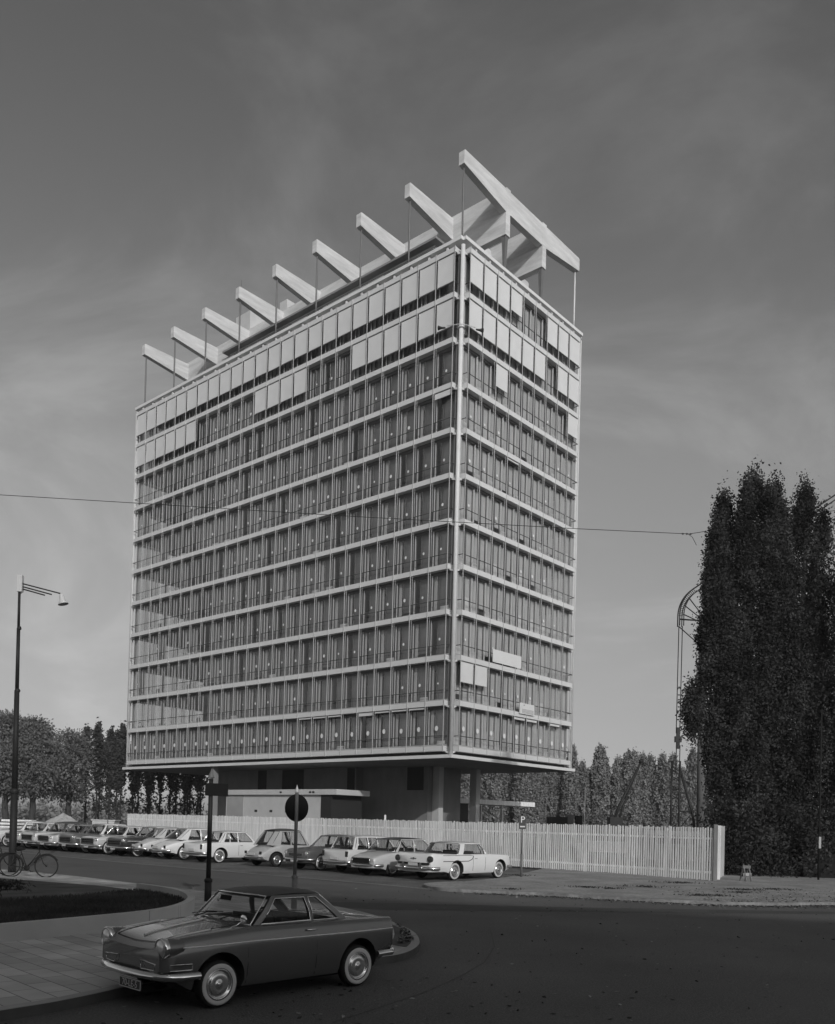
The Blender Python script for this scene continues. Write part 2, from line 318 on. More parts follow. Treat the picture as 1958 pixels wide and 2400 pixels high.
# far pavement with kerb in front of the fence
fk = smooth_poly([(2.6, 31.2), (1.6, 30.5), (1.18, 29.8), (1.19, 28.78), (1.6, 27.85), (2.3, 27.4), (4.17, 27.14), (5.4, 26.65), (7.32, 25.8), (8.87, 25.28), (10.89, 25.3), (13.38, 26.3), (22, 30), (60, 48)], 2)
mb = MB(); mb.prism(fk[::-1]+[(2.6, 31.2), (4.6, 34.5), (8, 44), (60, 70)][1:], 0.0, 0.09); struct(mb.build('far_pavement', M['sand'], fix=True))
mb = MB(); A_, B_ = offset(fk, -0.01), offset(fk, 0.15)
mb.grid([[(p[0], p[1], 0.0) for p in A_], [(p[0], p[1], 0.10) for p in A_], [(p[0], p[1], 0.10) for p in B_], [(p[0], p[1], 0.04) for p in B_]], smooth=False)
struct(mb.build('far_kerb', mat('worn_kerb', 0.21, 0.95, var=0.4, scale=1.6, bump=0.5, bscale=12, var2=.25, scale2=8), fix=True))

# ------------------------------------------------------------------ leaf helper
def leaves_mesh(name, C, size, mats, seed=1, mi=None, flat=False, aspect=0.75, upbias=0.0):
    g = np.random.default_rng(seed); n = len(C)
    a = g.normal(size=(n, 3)); b = g.normal(size=(n, 3))
    if flat: a[:, 2] *= 0.15; b[:, 2] *= 0.15
    if upbias: a[:, 2] += upbias*np.sign(a[:, 2]+1e-6)
    a /= np.linalg.norm(a, axis=1)[:, None]; b -= a*(a*b).sum(1)[:, None]; b /= np.linalg.norm(b, axis=1)[:, None]
    s = (size*(0.6+0.8*g.random(n)))[:, None]; a *= s; b *= s*aspect
    V = np.stack([C-a, C-b*0.8, C+a, C+b*0.8], 1).reshape(-1, 3).astype(np.float32)
    me = bpy.data.meshes.new(name); me.vertices.add(4*n); me.vertices.foreach_set('co', V.ravel())
    me.loops.add(4*n); me.loops.foreach_set('vertex_index', np.arange(4*n, dtype=np.int32))
    me.polygons.add(n); me.polygons.foreach_set('loop_start', np.arange(0, 4*n, 4, dtype=np.int32))
    for m in (mats if isinstance(mats, list) else [mats]): me.materials.append(m)
    if mi is not None: me.polygons.foreach_set('material_index', mi.astype(np.int32))
    me.update(calc_edges=True); me.validate(); return me

# grass tufts in the bed
g = np.random.default_rng(3)
from mathutils.geometry import intersect_point_tri_2d
def inpoly(X, Y, P):
    ins = np.zeros(len(X), bool); n = len(P); j = n-1
    for i in range(n):
        xi, yi = P[i]; xj, yj = P[j]
        c = ((yi > Y) != (yj > Y)) & (X < (xj-xi)*(Y-yi)/((yj-yi)+1e-12)+xi); ins ^= c; j = i
    return ins
X = g.uniform(-13, -4, 60000); Y = g.uniform(10, 22.5, 60000); k = inpoly(X, Y, gp); X, Y = X[k], Y[k]
C = np.stack([X, Y, 0.24+g.random(len(X))*0.03], 1)
tag(obj('grass', leaves_mesh('grass', C, 0.045, M['grass'], 5, aspect=0.25, upbias=2.0)), 'short dark grass inside the low curved wall', 'grass', kind='stuff')
# fallen leaves
Cs = []
def scat(n, x0, x1, y0, y1, z): Cs.append(np.stack([g.uniform(x0, x1, n), g.uniform(y0, y1, n), np.full(n, z)], 1))
scat(900, -6, 12, 5, 28, 0.012); scat(260, -3, 3, 5, 12, 0.012)
t = g.random(2600); kx = np.interp(t, np.linspace(0, 1, len(fk)-30), [p[0] for p in fk[12:-18]]) if len(fk) > 40 else 0
xs = g.uniform(2.0, 16, 2600); kp = np.array(fk); o_ = np.argsort(kp[:, 0]); ys = np.interp(xs, kp[o_, 0], kp[o_, 1])-np.abs(g.normal(0, 0.35, 2600))
ys[xs > 13] -= 0.0
Cs.append(np.stack([xs, ys, np.full(2600, 0.015)], 1)); xs2 = g.uniform(9, 18, 1400); Cs.append(np.stack([xs2, np.interp(xs2, kp[o_, 0], kp[o_, 1])+g.uniform(0.2, 6, 1400)*g.random(1400), np.full(1400, 0.105)], 1))
xb = g.uniform(-0.05, 0.62, 2600); yb = g.uniform(14.2, 18.2, 2600); bedP = [(.16, 14.6), (.46, 15.1), (.42, 16.4), (.14, 17.8), (.26, 16.7), (.23, 15.6)]; kb = inpoly(xb, yb, bedP); xb, yb = xb[kb], yb[kb]; Cs.append(np.stack([xb, yb, np.full(len(xb), 0.137)], 1))
C = np.concatenate(Cs); mi = (g.random(len(C)) < 0.45).astype(int)
tag(obj('fallen_leaves', leaves_mesh('fallen_leaves', C, 0.032, [M['dry2'], M['dry']], 8, mi=mi, flat=True)), 'autumn leaves scattered on the asphalt and along the kerbs', 'leaves', kind='stuff')
Cw = []
for (x, y, r) in [(9.6, 27.4, .5), (10.3, 27.6, .4), (6.6, 29.8, .55), (7.4, 29.5, .4), (5.3, 35.7, .35), (8.9, 30.8, .7), (12.3, 30.6, .7), (11.6, 29.2, .5), (3.9, 28.0, .3), (11.0, 33.5, .8), (13.6, 31.2, .6)]:
    n = int(260*r); q = np.abs(g.normal(size=n))*r*.5; a = g.random(n)*6.283; Cw.append(np.stack([x+q*np.cos(a)*1.6, y+q*np.sin(a)*.7, .10+g.random(n)*.035], 1))
tag(obj('weed_patches', leaves_mesh('weed_patches', np.concatenate(Cw), .035, M['leafn'], 6, aspect=.5)), 'dark low weeds dotted over the sandy verge', 'weeds', kind='stuff')

# ------------------------------------------------------------------ THE OFFICE TOWER
BANG = R(48.0538); C0 = (4.4238, 65.528)
Z0, FH, G, BW = 7.8796, 3.41477, 0.8164, 1.8
LX, LY = 2*G+9*BW, 2*G+24*BW                       # 17.83 x 44.83
tower = tag(empty('office_building', (C0[0], C0[1], 0), BANG), 'eleven storey glass office tower with white floor bands and concrete trusses on its roof', 'building')
T = tower
def notched(i, nn):       # plan with square corner notches
    a, b, x1, y1 = i, nn, LX-i, LY-i
    return [(a+b, a), (x1-b, a), (x1-b, a+b), (x1, a+b), (x1, y1-b), (x1-b, y1-b), (x1-b, y1), (a+b, y1), (a+b, y1-b), (a, y1-b), (a, a+b), (a+b, a+b)]
for j in range(12):
    zt = Z0+FH*j
    mb = MB(); o_, i_ = notched(0, G), notched(0.86, 0.001)
    # ring of the band: outer fascia, top, soffit out to the glass line
    mb.prism(notched(0, G-0.02), zt-0.385, zt); mb.build('floor_band', M['band'], T)
    if j < 11:
        mb = MB(); mb.box(0.95, LX-0.95, 0.95, LY-0.95, zt+0.004, zt+0.02); mb.build('floor_plate', M['plate'], T)
    if j > 0:
        mb = MB(); mb.box(0.95, LX-0.95, 0.95, LY-0.95, zt-0.42, zt-0.389); mb.build('ceiling', M['plate'], T)
# window modules, local frame: x 0..1.8 along the wall, y = 0 the glass line, -y outside
WH = FH-0.385
def window_mesh(side, v):
    r = random.Random(v*7+(1 if side == 'R' else 50)); f = MB(); p = MB(); zb, zt = 0.0, WH
    f.mi = 0
    f.box(0, 1.8, -0.05, 0.05, 0.0, 0.16, 0)                       # sill
    f.box(0, 1.8, -0.04, 0.04, WH-0.20, WH-0.002, 1)               # dark head
    f.box(-0.03, 0.03, -0.06, 0.06, 0.16, WH-0.2, 2)             # mullion
    if side == 'R':
        f.box(0.80, 0.83, -0.03, 0.03, 0.16, WH-0.2, 1); f.box(0.93, 0.955, -0.03, 0.03, 0.16, WH-0.2, 1)
        if v % 3 == 1: f.box(0.83, 0.93, -0.02, 0.03, 0.55, 0.58, 1)
    else:
        f.box(0.055, 0.075, -0.03, 0.03, 0.16, WH-0.2, 1); f.box(1.72, 1.765, -0.035, 0.03, 0.16, WH-0.2, 1)
        f.box(0.075, 1.72, -0.025, 0.025, WH-0.26, WH-0.2, 1)
    p.add([(0.03, 0.012, 0.15), (1.77, 0.012, 0.15), (1.77, 0.012, WH-0.19), (0.03, 0.012, WH-0.19)], [(0, 1, 2, 3)])
    # curtains
    q = MB()
    def curtain(x0, x1, z0=0.2, z1=WH-0.06, y=0.16):
        n = max(4, int((x1-x0)/0.05)); rows = []
        for z in (z0, z1): rows.append([(x0+(x1-x0)*i/n, y+0.004*math.sin(i*1.9+v), z) for i in range(n+1)])
        q.grid(rows, q.mi)
    c = v % 6
    if side == 'R':
        curtain(0.05, 0.79, 0.2 if c != 3 else 0.6); curtain(0.97 if c != 4 else 1.2, 1.75, 0.2 if c != 2 else 0.75)
        if c == 5: q.box(1.1, 1.6, 0.09, 0.12, 0.2, 1.25, 1)
        if r.random() < 0.5: q.box(0.15, 0.72, 0.08, 0.12, 0.18, 0.5+0.3*r.random(), 1)
    else:
        if v < 18: q.mi = 3; curtain(0.40, 1.74, 0.2 if c != 2 else 0.45, y=0.22); q.mi = 0
        if c != 4 or v >= 18: curtain(0.04, 0.26+0.05*(c % 3))
        if c == 3: q.box(0.6, 1.2, 0.10, 0.14, 0.18, 0.62, 2)
        if c == 5: q.box(0.7, 1.5, 0.10, 0.14, 0.18, 0.45, 1)
    # paper disc stuck on the pane
    dr = {0: 0.10, 1: 0.085, 2: 0.12, 3: 0.07, 4: 0.095, 5: 0.11}[v % 6]
    dx = (0.78 if side == 'L' else 1.22)+0.05*r.uniform(-1, 1); dz = 1.38+0.05*r.uniform(-1, 1)
    if v < 12: n = 14; p.add([(dx+dr*math.cos(2*math.pi*i/n), -0.006, dz+dr*1.15*math.sin(2*math.pi*i/n)) for i in range(n)], [tuple(range(n))], 1)
    if v >= 6 and v < 12:
        dr2 = 0.17; p.add([(dx+dr2*math.cos(2*math.pi*i/n), -0.010, dz+dr2*1.15*math.sin(2*math.pi*i/n)) for i in range(n)], [tuple(range(n))], 1)
    return f, p, q
WM = {}
FM = [M['frame'], M['framed'], M['alu']]; PM = [M['glass'], M['paper']]; QM = [M['curtain'], M['paper'], M['plate'], M['sheer']]
def wm(side, v):
    if (side, v) not in WM:
        f, p, q = window_mesh(side, v); WM[side, v] = (f, p, q, f.data('window', FM), p.data('pane', PM), q.data('curtain', QM))
    return WM[side, v]
GD = 0.50                                            # glass line behind the band face
todo = []
for j in range(11):
    z = Z0+FH*j
    for i in range(9): todo.append(('R', i, j, (G+BW*i, GD, z+0.002), 0.0))
    for i in range(24): todo.append(('L', i, j, (GD, G+BW*(i+1), z+0.002), -math.pi/2))
def size_of(t):
    s, i, j = t[:3]; d = 66+(i*0.75*1.8 if s == 'R' else i*0.67*1.8)
    return (1.0 if s == 'R' and i < 0 else (0.744*1.8/d if s == 'L' else 0.62*1.8/d))*1.0/d*(1+0.001*j)
todo.sort(key=size_of, reverse=True)
rest_f, rest_p, rest_q = MB(), MB(), MB(); rw = random.Random(11)
for idx, (s, i, j, loc, rz) in enumerate(todo):
    if j == 0: v = 6+rw.randrange(6)
    elif (s == 'R' and j >= 9) or rw.random() < (0.25 if s == 'L' else 0.6): v = 12+rw.randrange(6)
    else: v = rw.randrange(6)
    if s == 'L' and i >= 17 and j > 0 and rw.random() < .8: v = 18+rw.randrange(6)
    f, p, q, fm, pm, qm = wm(s, v)
    if idx < 100:
        w = obj('window', fm, T); w.location = loc; w.rotation_euler = (0, 0, rz)
        obj('pane', pm, w); 
        if len(q.v): obj('curtain', qm, w)
    else:
        cr, sr = math.cos(rz), math.sin(rz)
        for src, dst in ((f, rest_f), (p, rest_p), (q, rest_q)):
            o_ = len(dst.v); dst.v.extend([(loc[0]+x*cr-y*sr, loc[1]+x*sr+y*cr, loc[2]+z) for x, y, z in src.v])
            dst.f.extend([[a+o_ for a in fc] for fc in src.f]); dst.m.extend(src.m); dst.sm.extend(src.sm)
wr = tag(rest_f.build('window', FM, T), kind='stuff'); tag(rest_p.build('pane', PM, wr), kind='stuff'); tag(rest_q.build('curtain', QM, wr), kind='stuff')
# glazing of the two far sides and of the corner returns
mb = MB()
for j in range(11):
    z = Z0+FH*j
    for k in range(10): x = G+BW*k; mb.box(x-.04, x+.04, LY-GD-.05, LY-GD+.05, z, z+WH, 0)
    for k in range(25): y = G+BW*k; mb.box(LX-GD-.05, LX-GD+.05, y-.04, y+.04, z, z+WH, 0)
    mb.box(G, LX-G, LY-GD-.05, LY-GD+.05, z+.03, z+.25, 0); mb.box(LX-GD-.05, LX-GD+.05, G, LY-G, z+.03, z+.25, 0)
    for (a, b) in ((G+.0, GD+.0), (GD, G), (GD, LY-G), (LX-G, GD), (G+.2, G+.2)): mb.box(a-.045, a+.045, b-.045, b+.045, z, z+WH, 0)
    mb.box(GD+.05, G+.2, G+.0, G+.05, z+.01, z+WH, 1); mb.box(G, G+.05, GD+.05, G+.2, z+.01, z+WH, 1)
mb.build('rear_glazing_frame', FM, T)
mb = MB()
for j in range(11):
    z = Z0+FH*j
    mb.add([(G, LY-GD, z), (LX-G, LY-GD, z), (LX-G, LY-GD, z+WH), (G, LY-GD, z+WH)], [(0, 1, 2, 3)])
    mb.add([(LX-GD, G, z), (LX-GD, LY-G, z), (LX-GD, LY-G, z+WH), (LX-GD, G, z+WH)], [(0, 1, 2, 3)])
mb.build('rear_glazing', M['glass'], T)
mb = MB()
for j in range(11):
    z = Z0+FH*j
    mb.box(6.4, 11.6, 5.5, 37.5, z+.03, z+WH-.04)
    for y in (9.85, 16.95, 22.3, 29.5): mb.box(1.5, 6.38, y-.05, y+.05, z+.03, z+WH-.04)
    for x in (3.6, 13.1): mb.box(x-.05, x+.05, 1.4, 5.48, z+.03, z+WH-.04)
    if j < 9: mb.box(6.4, 11.5, 39.4, 39.5, z+.03, z+WH-.04)
mb.build('inner_wall', M['inner'], T)
# thin vertical rods in front of the galleries
ztop = Z0+FH*11
for k in range(10):
    mb = MB(); x = G+BW*k; mb.box(x-.022, x+.022, -0.055, -0.012, Z0-.44, ztop+.05); mb.build('facade_rod', M['alu'], T)
for k in range(25):
    mb = MB(); y = G+BW*k; mb.box(-0.055, -0.012, y-.022, y+.022, Z0-.44, ztop+.05); mb.build('facade_rod', M['alu'], T)
# railings and blind guides, one set a storey
for j in range(11):
    z = Z0+FH*j; mb = MB(); h = z+0.77
    mb.tube([(G+.0, 0.45, h), (G, 0.07, h), (G+.05, 0.03, h), (LX-G, 0.03, h), (LX-G, 0.45, h)], 0.034, 6, 0)
    mb.tube([(0.45, G, h), (0.07, G, h), (0.03, G+.05, h), (0.03, LY-G, h), (0.45, LY-G, h)], 0.034, 6, 0)
    for k in range(9): x = G+BW*k; mb.box(x-.155, x-.13, 0.03, 0.05, h, z+WH, 1) if k else None; mb.box(x+.03, x+.045, 0.0, 0.04, z, h, 1)
    for k in range(1, 25): y = G+BW*k; mb.box(0.03, 0.05, y-.155, y-.13, h, z+WH, 1)
    mb.build('gallery_railing', [M['rail'], M['alu']], T)
# sun blinds
def blind(side, i, j, drop):
    z1 = Z0+FH*j+WH-0.075; z0 = z1-drop; a = G+BW*i+0.06; b = a+BW-0.14
    n = 9; mb = MB(); bow = 0.02
    for (da, yy) in ((0, 0.055),):
        P = [[(a+(b-a)*k/n, yy+bow*math.sin(math.pi*k/n)*0.5, z) for k in range(n+1)] for z in (z1, (z0+z1)/2, z0)]
        if side == 'L': P = [[(p[1], p[0], p[2]) for p in row] for row in P]
        mb.grid(P, 0)
    if side == 'R': mb.box(a, b, 0.045, 0.075, z0-.03, z0, 1); mb.box(a, b, 0.05, 0.12, z1, z1+.06, 1)
    else: mb.box(0.045, 0.075, a, b, z0-.03, z0, 1); mb.box(0.05, 0.12, a, b, z1, z1+.06, 1)
    mb.build('sun_blind', [M['blind'], M['blindbar']], T, fix=True)
FULL = 2.06
for i in range(24): blind('L', i, 10, FULL+rw.uniform(-.02, .02))
for i in list(range(0, 6))+list(range(9, 13))+list(range(18, 24)): blind('L', i, 9, FULL+rw.uniform(-.02, .02))
for i, d in ((0, FULL), (1, FULL), (2, FULL), (3, 1.75), (6, FULL), (7, FULL), (8, FULL)): blind('R', i, 10, d)
for i in (0, 1, 2, 3, 4, 5, 7, 8): blind('R', i, 9, FULL)
for i, d in ((2, 1.75), (8, 1.75)): blind('R', i, 8, d)
for i, d in ((0, 1.52), (1, 1.50)): blind('R', i, 1, d)
blind('L', 0, 7, 0.42)
for i, d in ((1, .1), (2, .1), (3, .1), (4, .24), (6, .1), (7, .1), (8, .1)): blind('L', i, 0, d)
for i in (4, 5, 7): blind('R', i, 0, .16)
for i in (3,): blind('R', i, 6, .1)
# boards leaning on the galleries
mb = MB(); z = Z0+2*FH; mb.box(4.8, 8.76, -.10, -.075, z+.09, z+1.09, 0)
mb.build('hanging_board', M['white'], T)
mb = MB(); z = Z0+1*FH; mb.box(8.67, 10.82, -.13, -.09, z-.12, z+.76, 0)
for k in range(4): mb.box(9.0, 10.7, -.137, -.13, z-.04+.09*k, z+.01+.09*k, 1)
mb.box(9.2, 9.4, -.137, -.13, z+.55, z+.65, 1); mb.build('hanging_board', [M['white'], M['frame']], T)
# corner columns
def column(x, y, full=True):
    mb = MB(); mb.lathe([(0.0, Z0-.62), (0.165, Z0-.62), (0.165, ztop+.05), (0.0, ztop+.05)], 20, c=(x, y, 0), mi=0)
    sx_ = 1 if x < LX/2 else -1; sy_ = 1 if y < LY/2 else -1
    mb.box(x+sx_*.10, x+sx_*.26, y+sy_*.02-.02, y+sy_*.02+.02, Z0-.5, ztop, 0)
    for j in range(12):
        z = Z0+FH*j-.42
        for d in ((1, 0), (0, 1)):
            d = Vector((d[0]*sx_, d[1]*sy_, 0)); w = Vector((-d.y, d.x, 0)); c = Vector((x, y, z))
            a = c+d*.16; b = c+d*.60
            mb.add([a-w*.05+Vector((0, 0, .04)), a+w*.05+Vector((0, 0, .04)), b+w*.03+Vector((0, 0, .04)), b-w*.03+Vector((0, 0, .04)), a-w*.05-Vector((0, 0, .16)), a+w*.05-Vector((0, 0, .16)), b+w*.03, b-w*.03],
                   [(0, 1, 2, 3), (7, 6, 5, 4), (0, 4, 5, 1), (1, 5, 6, 2), (2, 6, 7, 3), (3, 7, 4, 0)], 0)
    return mb.build('corner_column', M['conc2'], T, fix=True)
for x, y in ((.33, .33), (LX-.33, .33), (.33, LY-.33), (LX-.33, LY-.33)): column(x, y)
# work lamps clamped to the near column
zc = Z0+FH*9+.76
mb = MB(); mb.tube([(-.35, 1.15, zc), (0.05, .25, zc), (.25, .05, zc), (1.15, -.35, zc)], 0.03, 6, 0); mb.lathe([(.2, -.08), (.26, -.08), (.26, .02), (.2, .02)], 16, c=(.33, .33, zc-.1), mi=0)
mb.build('clamp_arm', M['lsteel'], T)
for (a, b) in (((-.30, 1.35), (-.55, 1.85)), ((1.35, -.30), (1.85, -.55))):
    mb = MB(); mb.tube([(a[0], a[1], zc-.05), ((a[0]+b[0])/2, (a[1]+b[1])/2, zc-.03), (b[0], b[1], zc)], [.06, .08, .17], 10, 0); mb.build('floodlight', M['steel'], T)
# base slab and recess under the lowest band
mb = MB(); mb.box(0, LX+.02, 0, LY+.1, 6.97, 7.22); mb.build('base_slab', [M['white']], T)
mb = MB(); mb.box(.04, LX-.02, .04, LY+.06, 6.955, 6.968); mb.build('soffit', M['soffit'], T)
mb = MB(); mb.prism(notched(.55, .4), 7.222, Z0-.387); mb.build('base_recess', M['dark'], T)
# pillars
for (x, y) in ((7.6, 7.2), (11.85, 6.4), (12.4, 30)):
    mb = MB(); mb.box(x, x+.6, y, y+.72, 0, 6.954); mb.build('pillar', M['plaster'], T)
# ground-floor core with openings
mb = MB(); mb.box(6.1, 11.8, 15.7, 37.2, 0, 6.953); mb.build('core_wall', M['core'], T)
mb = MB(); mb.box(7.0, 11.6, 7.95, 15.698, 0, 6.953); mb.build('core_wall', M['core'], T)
for (x, y0, y1, z0, z1) in ((6.1, 28.2, 29.5, 3.2, 6.9), (6.1, 22.7, 25.8, 3.2, 6.9), (6.1, 15.85, 16.8, 3.0, 6.9), (7.0, 8.45, 10.3, 4.9, 6.9)):
    mb = MB(); mb.box(x-.03, x+.02, y0, y1, z0, z1); mb.build('core_opening', M['void'], T)
# low annex on the left side
ann = MB(); ann.box(.30, 3.9, 12.9, 27.1, 0, 4.24, 0); ann.box(.05, 4.1, 12.05, 27.35, 4.242, 4.70, 0)
an = ann.build('annex', M['plaster'], T)
mb = MB(); mb.box(.26, .32, 12.95, 14.1, 0.2, 4.2); mb.box(.27, 3.94, 12.86, 12.92, 0.1, 4.235); mb.build('annex_opening', M['void'], T)
mb = MB(); mb.box(.26, .32, 24.5, 26.9, 0.2, 4.15); mb.build('annex_door', M['inner'], T)
mb = MB(); mb.box(.3, .9, 29.2, 29.5, 0, 6.95); mb.build('end_pier', M['core'], T)
for y in (16.2, 18.3, 20.4, 22.5): mb = MB(); mb.box(.27, .33, y, y+.35, 2.68, 2.88); mb.build('vent', M['void'], T)
for y in (14.7, 15.1, 18.9): mb = MB(); mb.box(.02, .07, y, y+.25, 4.38, 4.53); mb.build('vent', M['void'], T)
# thin canopy on posts at the right
mb = MB(); mb.box(8.9, 25.5, 9.0, 12.5, 3.98, 4.42, 0); cn = mb.build('canopy', M['picket'], T)
for x in (16.6, 20.1): mb = MB(); mb.box(x, x+.22, 9.3, 9.52, 0, 3.978); mb.build('canopy_post', M['plaster'], T)
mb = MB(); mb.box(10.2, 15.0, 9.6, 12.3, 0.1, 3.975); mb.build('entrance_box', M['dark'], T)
# roof edge
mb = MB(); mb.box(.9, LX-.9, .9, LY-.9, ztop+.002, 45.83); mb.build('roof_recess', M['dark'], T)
for k in range(9): mb = MB(); mb.box(G+.9+BW*k-.08, G+.9+BW*k+.08, .12, .5, ztop+.002, 45.74); mb.build('roof_bracket', M['lsteel'], T)
for k in range(24): mb = MB(); mb.box(.12, .5, G+.9+BW*k-.08, G+.9+BW*k+.08, ztop+.002, 45.74); mb.build('roof_bracket', M['lsteel'], T)
mb = MB(); mb.prism([(.30, .04), (LX-.3, .04), (LX-.3, .3), (LX-.04, .3), (LX-.04, LY-.3), (.04, LY-.3), (.04, .3), (.30, .3)], 45.832, 46.10); mb.build('roof_slab', M['white'], T, fix=True)
mb = MB(); mb.box(.45, LX-.45, .45, LY-.45, 46.104, 46.12); mb.build('bounce_sheet', M['plate'], T)  # unseen dark sheet added so less light bounces up to the beams
# roof storey set back, with its own eave and openings
mb = MB(); mb.box(1.6, LX-1.7, 4.2, 30.2, 46.125, 47.75); rs = mb.build('roof_storey', M['plaster'], T)
mb = MB(); mb.box(1.0, LX-1.2, 3.6, 30.6, 47.752, 47.93); mb.build('roof_eave', M['plate'], T)
for y0, y1 in ((3.9, 9.6), (16.5, 19.0), (20.6, 25.4), (27.5, 29.5)): mb = MB(); mb.box(1.55, 1.62, y0+.4, y1, 46.3, 47.45); mb.build('roof_opening', M['void'], T)
mb = MB(); mb.tube([(.9, 3.4, 46.98), (.9, 30.5, 46.98)], .025, 6, 0)
for k in range(12): y = 3.6+k*2.4; mb.tube([(.9, y, 46.11), (.9, y, 46.98)], .02, 5, 0)
mb.build('roof_railing', M['rail'], T)
# concrete trusses
for k in range(9):
    y = .50+5.37*k; mb = MB(); y1 = y+.52
    P = [(.42, 51.86), (5.95, 51.11), (11.93, 51.10), (17.43, 51.82), (17.43, 52.83), (17.28, 52.93), (.54, 52.93), (.42, 52.85)]
    if k: P = [(.35, 51.73), (5.95, 51.05), (11.93, 51.05), (17.43, 51.75), (17.43, 52.76), (17.28, 52.86), (.45, 52.86), (.35, 52.8)]
    n = len(P); mb.add([(x, y, z) for x, z in P]+[(x, y1, z) for x, z in P], [(i, (i+1) % n, n+(i+1) % n, n+i) for i in range(n)]+[tuple(range(n-1, -1, -1)), tuple(range(n, 2*n))])
    mb.build('cross_beam', M['conc'], T, fix=True)
    for x in (.72, 17.12):
        mb = MB(); mb.tube([(x, y+.26, 46.08), (x, y+.26, 47.6), (x, y+.26, 49.2), (x, y+.26, 50.8), (x, y+.26, 51.92)], [.05, .075, .085, .075, .05], 8); mb.build('roof_post', M['gsteel'] if x < 5 else M['lsteel'], T)
for (a, b) in ((5.95, 6.55), (11.33, 11.93)):
    mb = MB(); mb.box(a, b, .494, 44.1, 49.30, 50.355); mb.box(a+.004, b-.004, .494, 44.1, 50.36, 51.14); mb.box(a, b, .494, 44.1, 51.148, 53.06)
    gi = mb.build('roof_girder', M['conc'], T)
    for y in (.76, 11.5, 22.2, 33.0, 43.7):
        mb = MB(); mb.add([(a+.1, y-.18, 49.3), (b-.1, y-.18, 49.3), (b-.1, y+.18, 49.3), (a+.1, y+.18, 49.3), (a+.22, y-.06, 46.1), (b-.22, y-.06, 46.1), (b-.22, y+.06, 46.1), (a+.22, y+.06, 46.1)],
                          [(0, 1, 2, 3), (7, 6, 5, 4), (0, 4, 5, 1), (1, 5, 6, 2), (2, 6, 7, 3), (3, 7, 4, 0)]); mb.build('girder_strut', M['gsteel'], T, fix=True)
mb = MB(); mb.box(7.0, 10.6, 34.0, 36.4, 47.94, 56.0); mb.build('stair_head', M['plaster'], T)
mb = MB(); mb.box(7.0, 8.6, 28.1, 29.2, 47.94, 54.95); mb.build('stair_head', M['plaster'], T)
mb = MB(); mb.tube([(7.2, 35.9, 56.0), (7.2, 35.9, 60.0)], .045, 6); mb.build('antenna', M['gsteel'], T)

# ------------------------------------------------------------------ picket fence
FP = [(13.02, 35.60), (10.89, 38.48), (6.36, 43.19), (0.2, 49.6), (-9.0, 60.3), (-22.4, 75.6)]
fence = tag(empty('picket_fence', (13.02, 35.60, 0)), 'long whitewashed wooden picket fence between the parked cars and the tower', 'fence')
fo = Vector((13.02, 35.60, 0)); pk = MB(); rl = MB(); rf = random.Random(5); posts = []
for s in range(len(FP)-1):
    a = Vector(FP[s]); b = Vector(FP[s+1]); d = (b-a); Ln = d.length; d.normalize(); n = Vector((-d.y, d.x))   # n points behind
    if n.y < 0: n = -n
    pitch = 0.115 if s < 3 else 0.125; k = int(Ln/pitch)
    for i in range(k):
        c = a+d*(i+.5)*Ln/k; zt = 2.22+rf.gauss(0, .018); zb = 0.10+rf.uniform(-.01, .01); w = .032+rf.uniform(-.002, .002); ti = rf.gauss(0, .012)
        gl = 0.0
        p0 = Vector((c.x, c.y, 0))-fo; dd = Vector((d.x, d.y, 0)); nn = Vector((n.x, n.y, 0))
        vs = [p0+dd*(sx_*w+(ti if z_ > 1 else 0))+nn*h_+Vector((0, 0, z_)) for z_ in (zb, zt) for h_ in (0, .022) for sx_ in (-1, 1)]
        pk.add(vs, [(0, 2, 3, 1), (4, 5, 7, 6), (0, 1, 5, 4), (1, 3, 7, 5), (3, 2, 6, 7), (2, 0, 4, 6)], 0)
    for zr in (.42, 1.78): 
        cc = (a+b)/2+n*.045; rl.obox((cc.x-fo.x, cc.y-fo.y, zr), (d.x, d.y, 0), (n.x, n.y, 0), Ln/2, .02, .045)
    m_ = int(Ln/3.0)+1
    for i in range(m_): posts.append(a+d*(i+.3)*Ln/m_+n*.11)
pk.build('picket_row', M['picket'], fence); rl.build('rail', M['picket'], fence)
for i, p in enumerate(posts[:90]):
    mb = MB(); h = 2.5 if (-2 < p.x < 5 and i % 4 == 0) else 2.15; mb.box(p.x-fo.x-.05, p.x-fo.x+.05, p.y-fo.y-.05, p.y-fo.y+.05, 0, h); mb.build('fence_post', M['picket'], fence)
# backing boards behind the pickets
for (t0, t1, z0, z1) in ((.5, 3.4, 1.85, 2.05), (4.3, 6.2, 1.0, 1.5), (12.5, 15, .7, 1.7), (16.5, 19, .7, 1.75)):
    L_ = 0; 
    for s in range(len(FP)-1):
        a = Vector(FP[s]); b = Vector(FP[s+1]); Ln = (b-a).length
        if t0 < L_+Ln:
            d = (b-a).normalized(); n = Vector((-d.y, d.x)); n = -n if n.y < 0 else n
            c = a+d*((t0+t1)/2-L_)+n*.09; mb = MB(); mb.obox((c.x-fo.x, c.y-fo.y, (z0+z1)/2), (d.x, d.y, 0), (n.x, n.y, 0), (t1-t0)/2, .012, (z1-z0)/2); mb.build('backing_board', M['picket'], fence); break
        L_ += Ln
mb = MB(); mb.box(-.02, .14, -.05, .05, 0, 2.35); mb.build('end_post', M['oldwood'], fence)
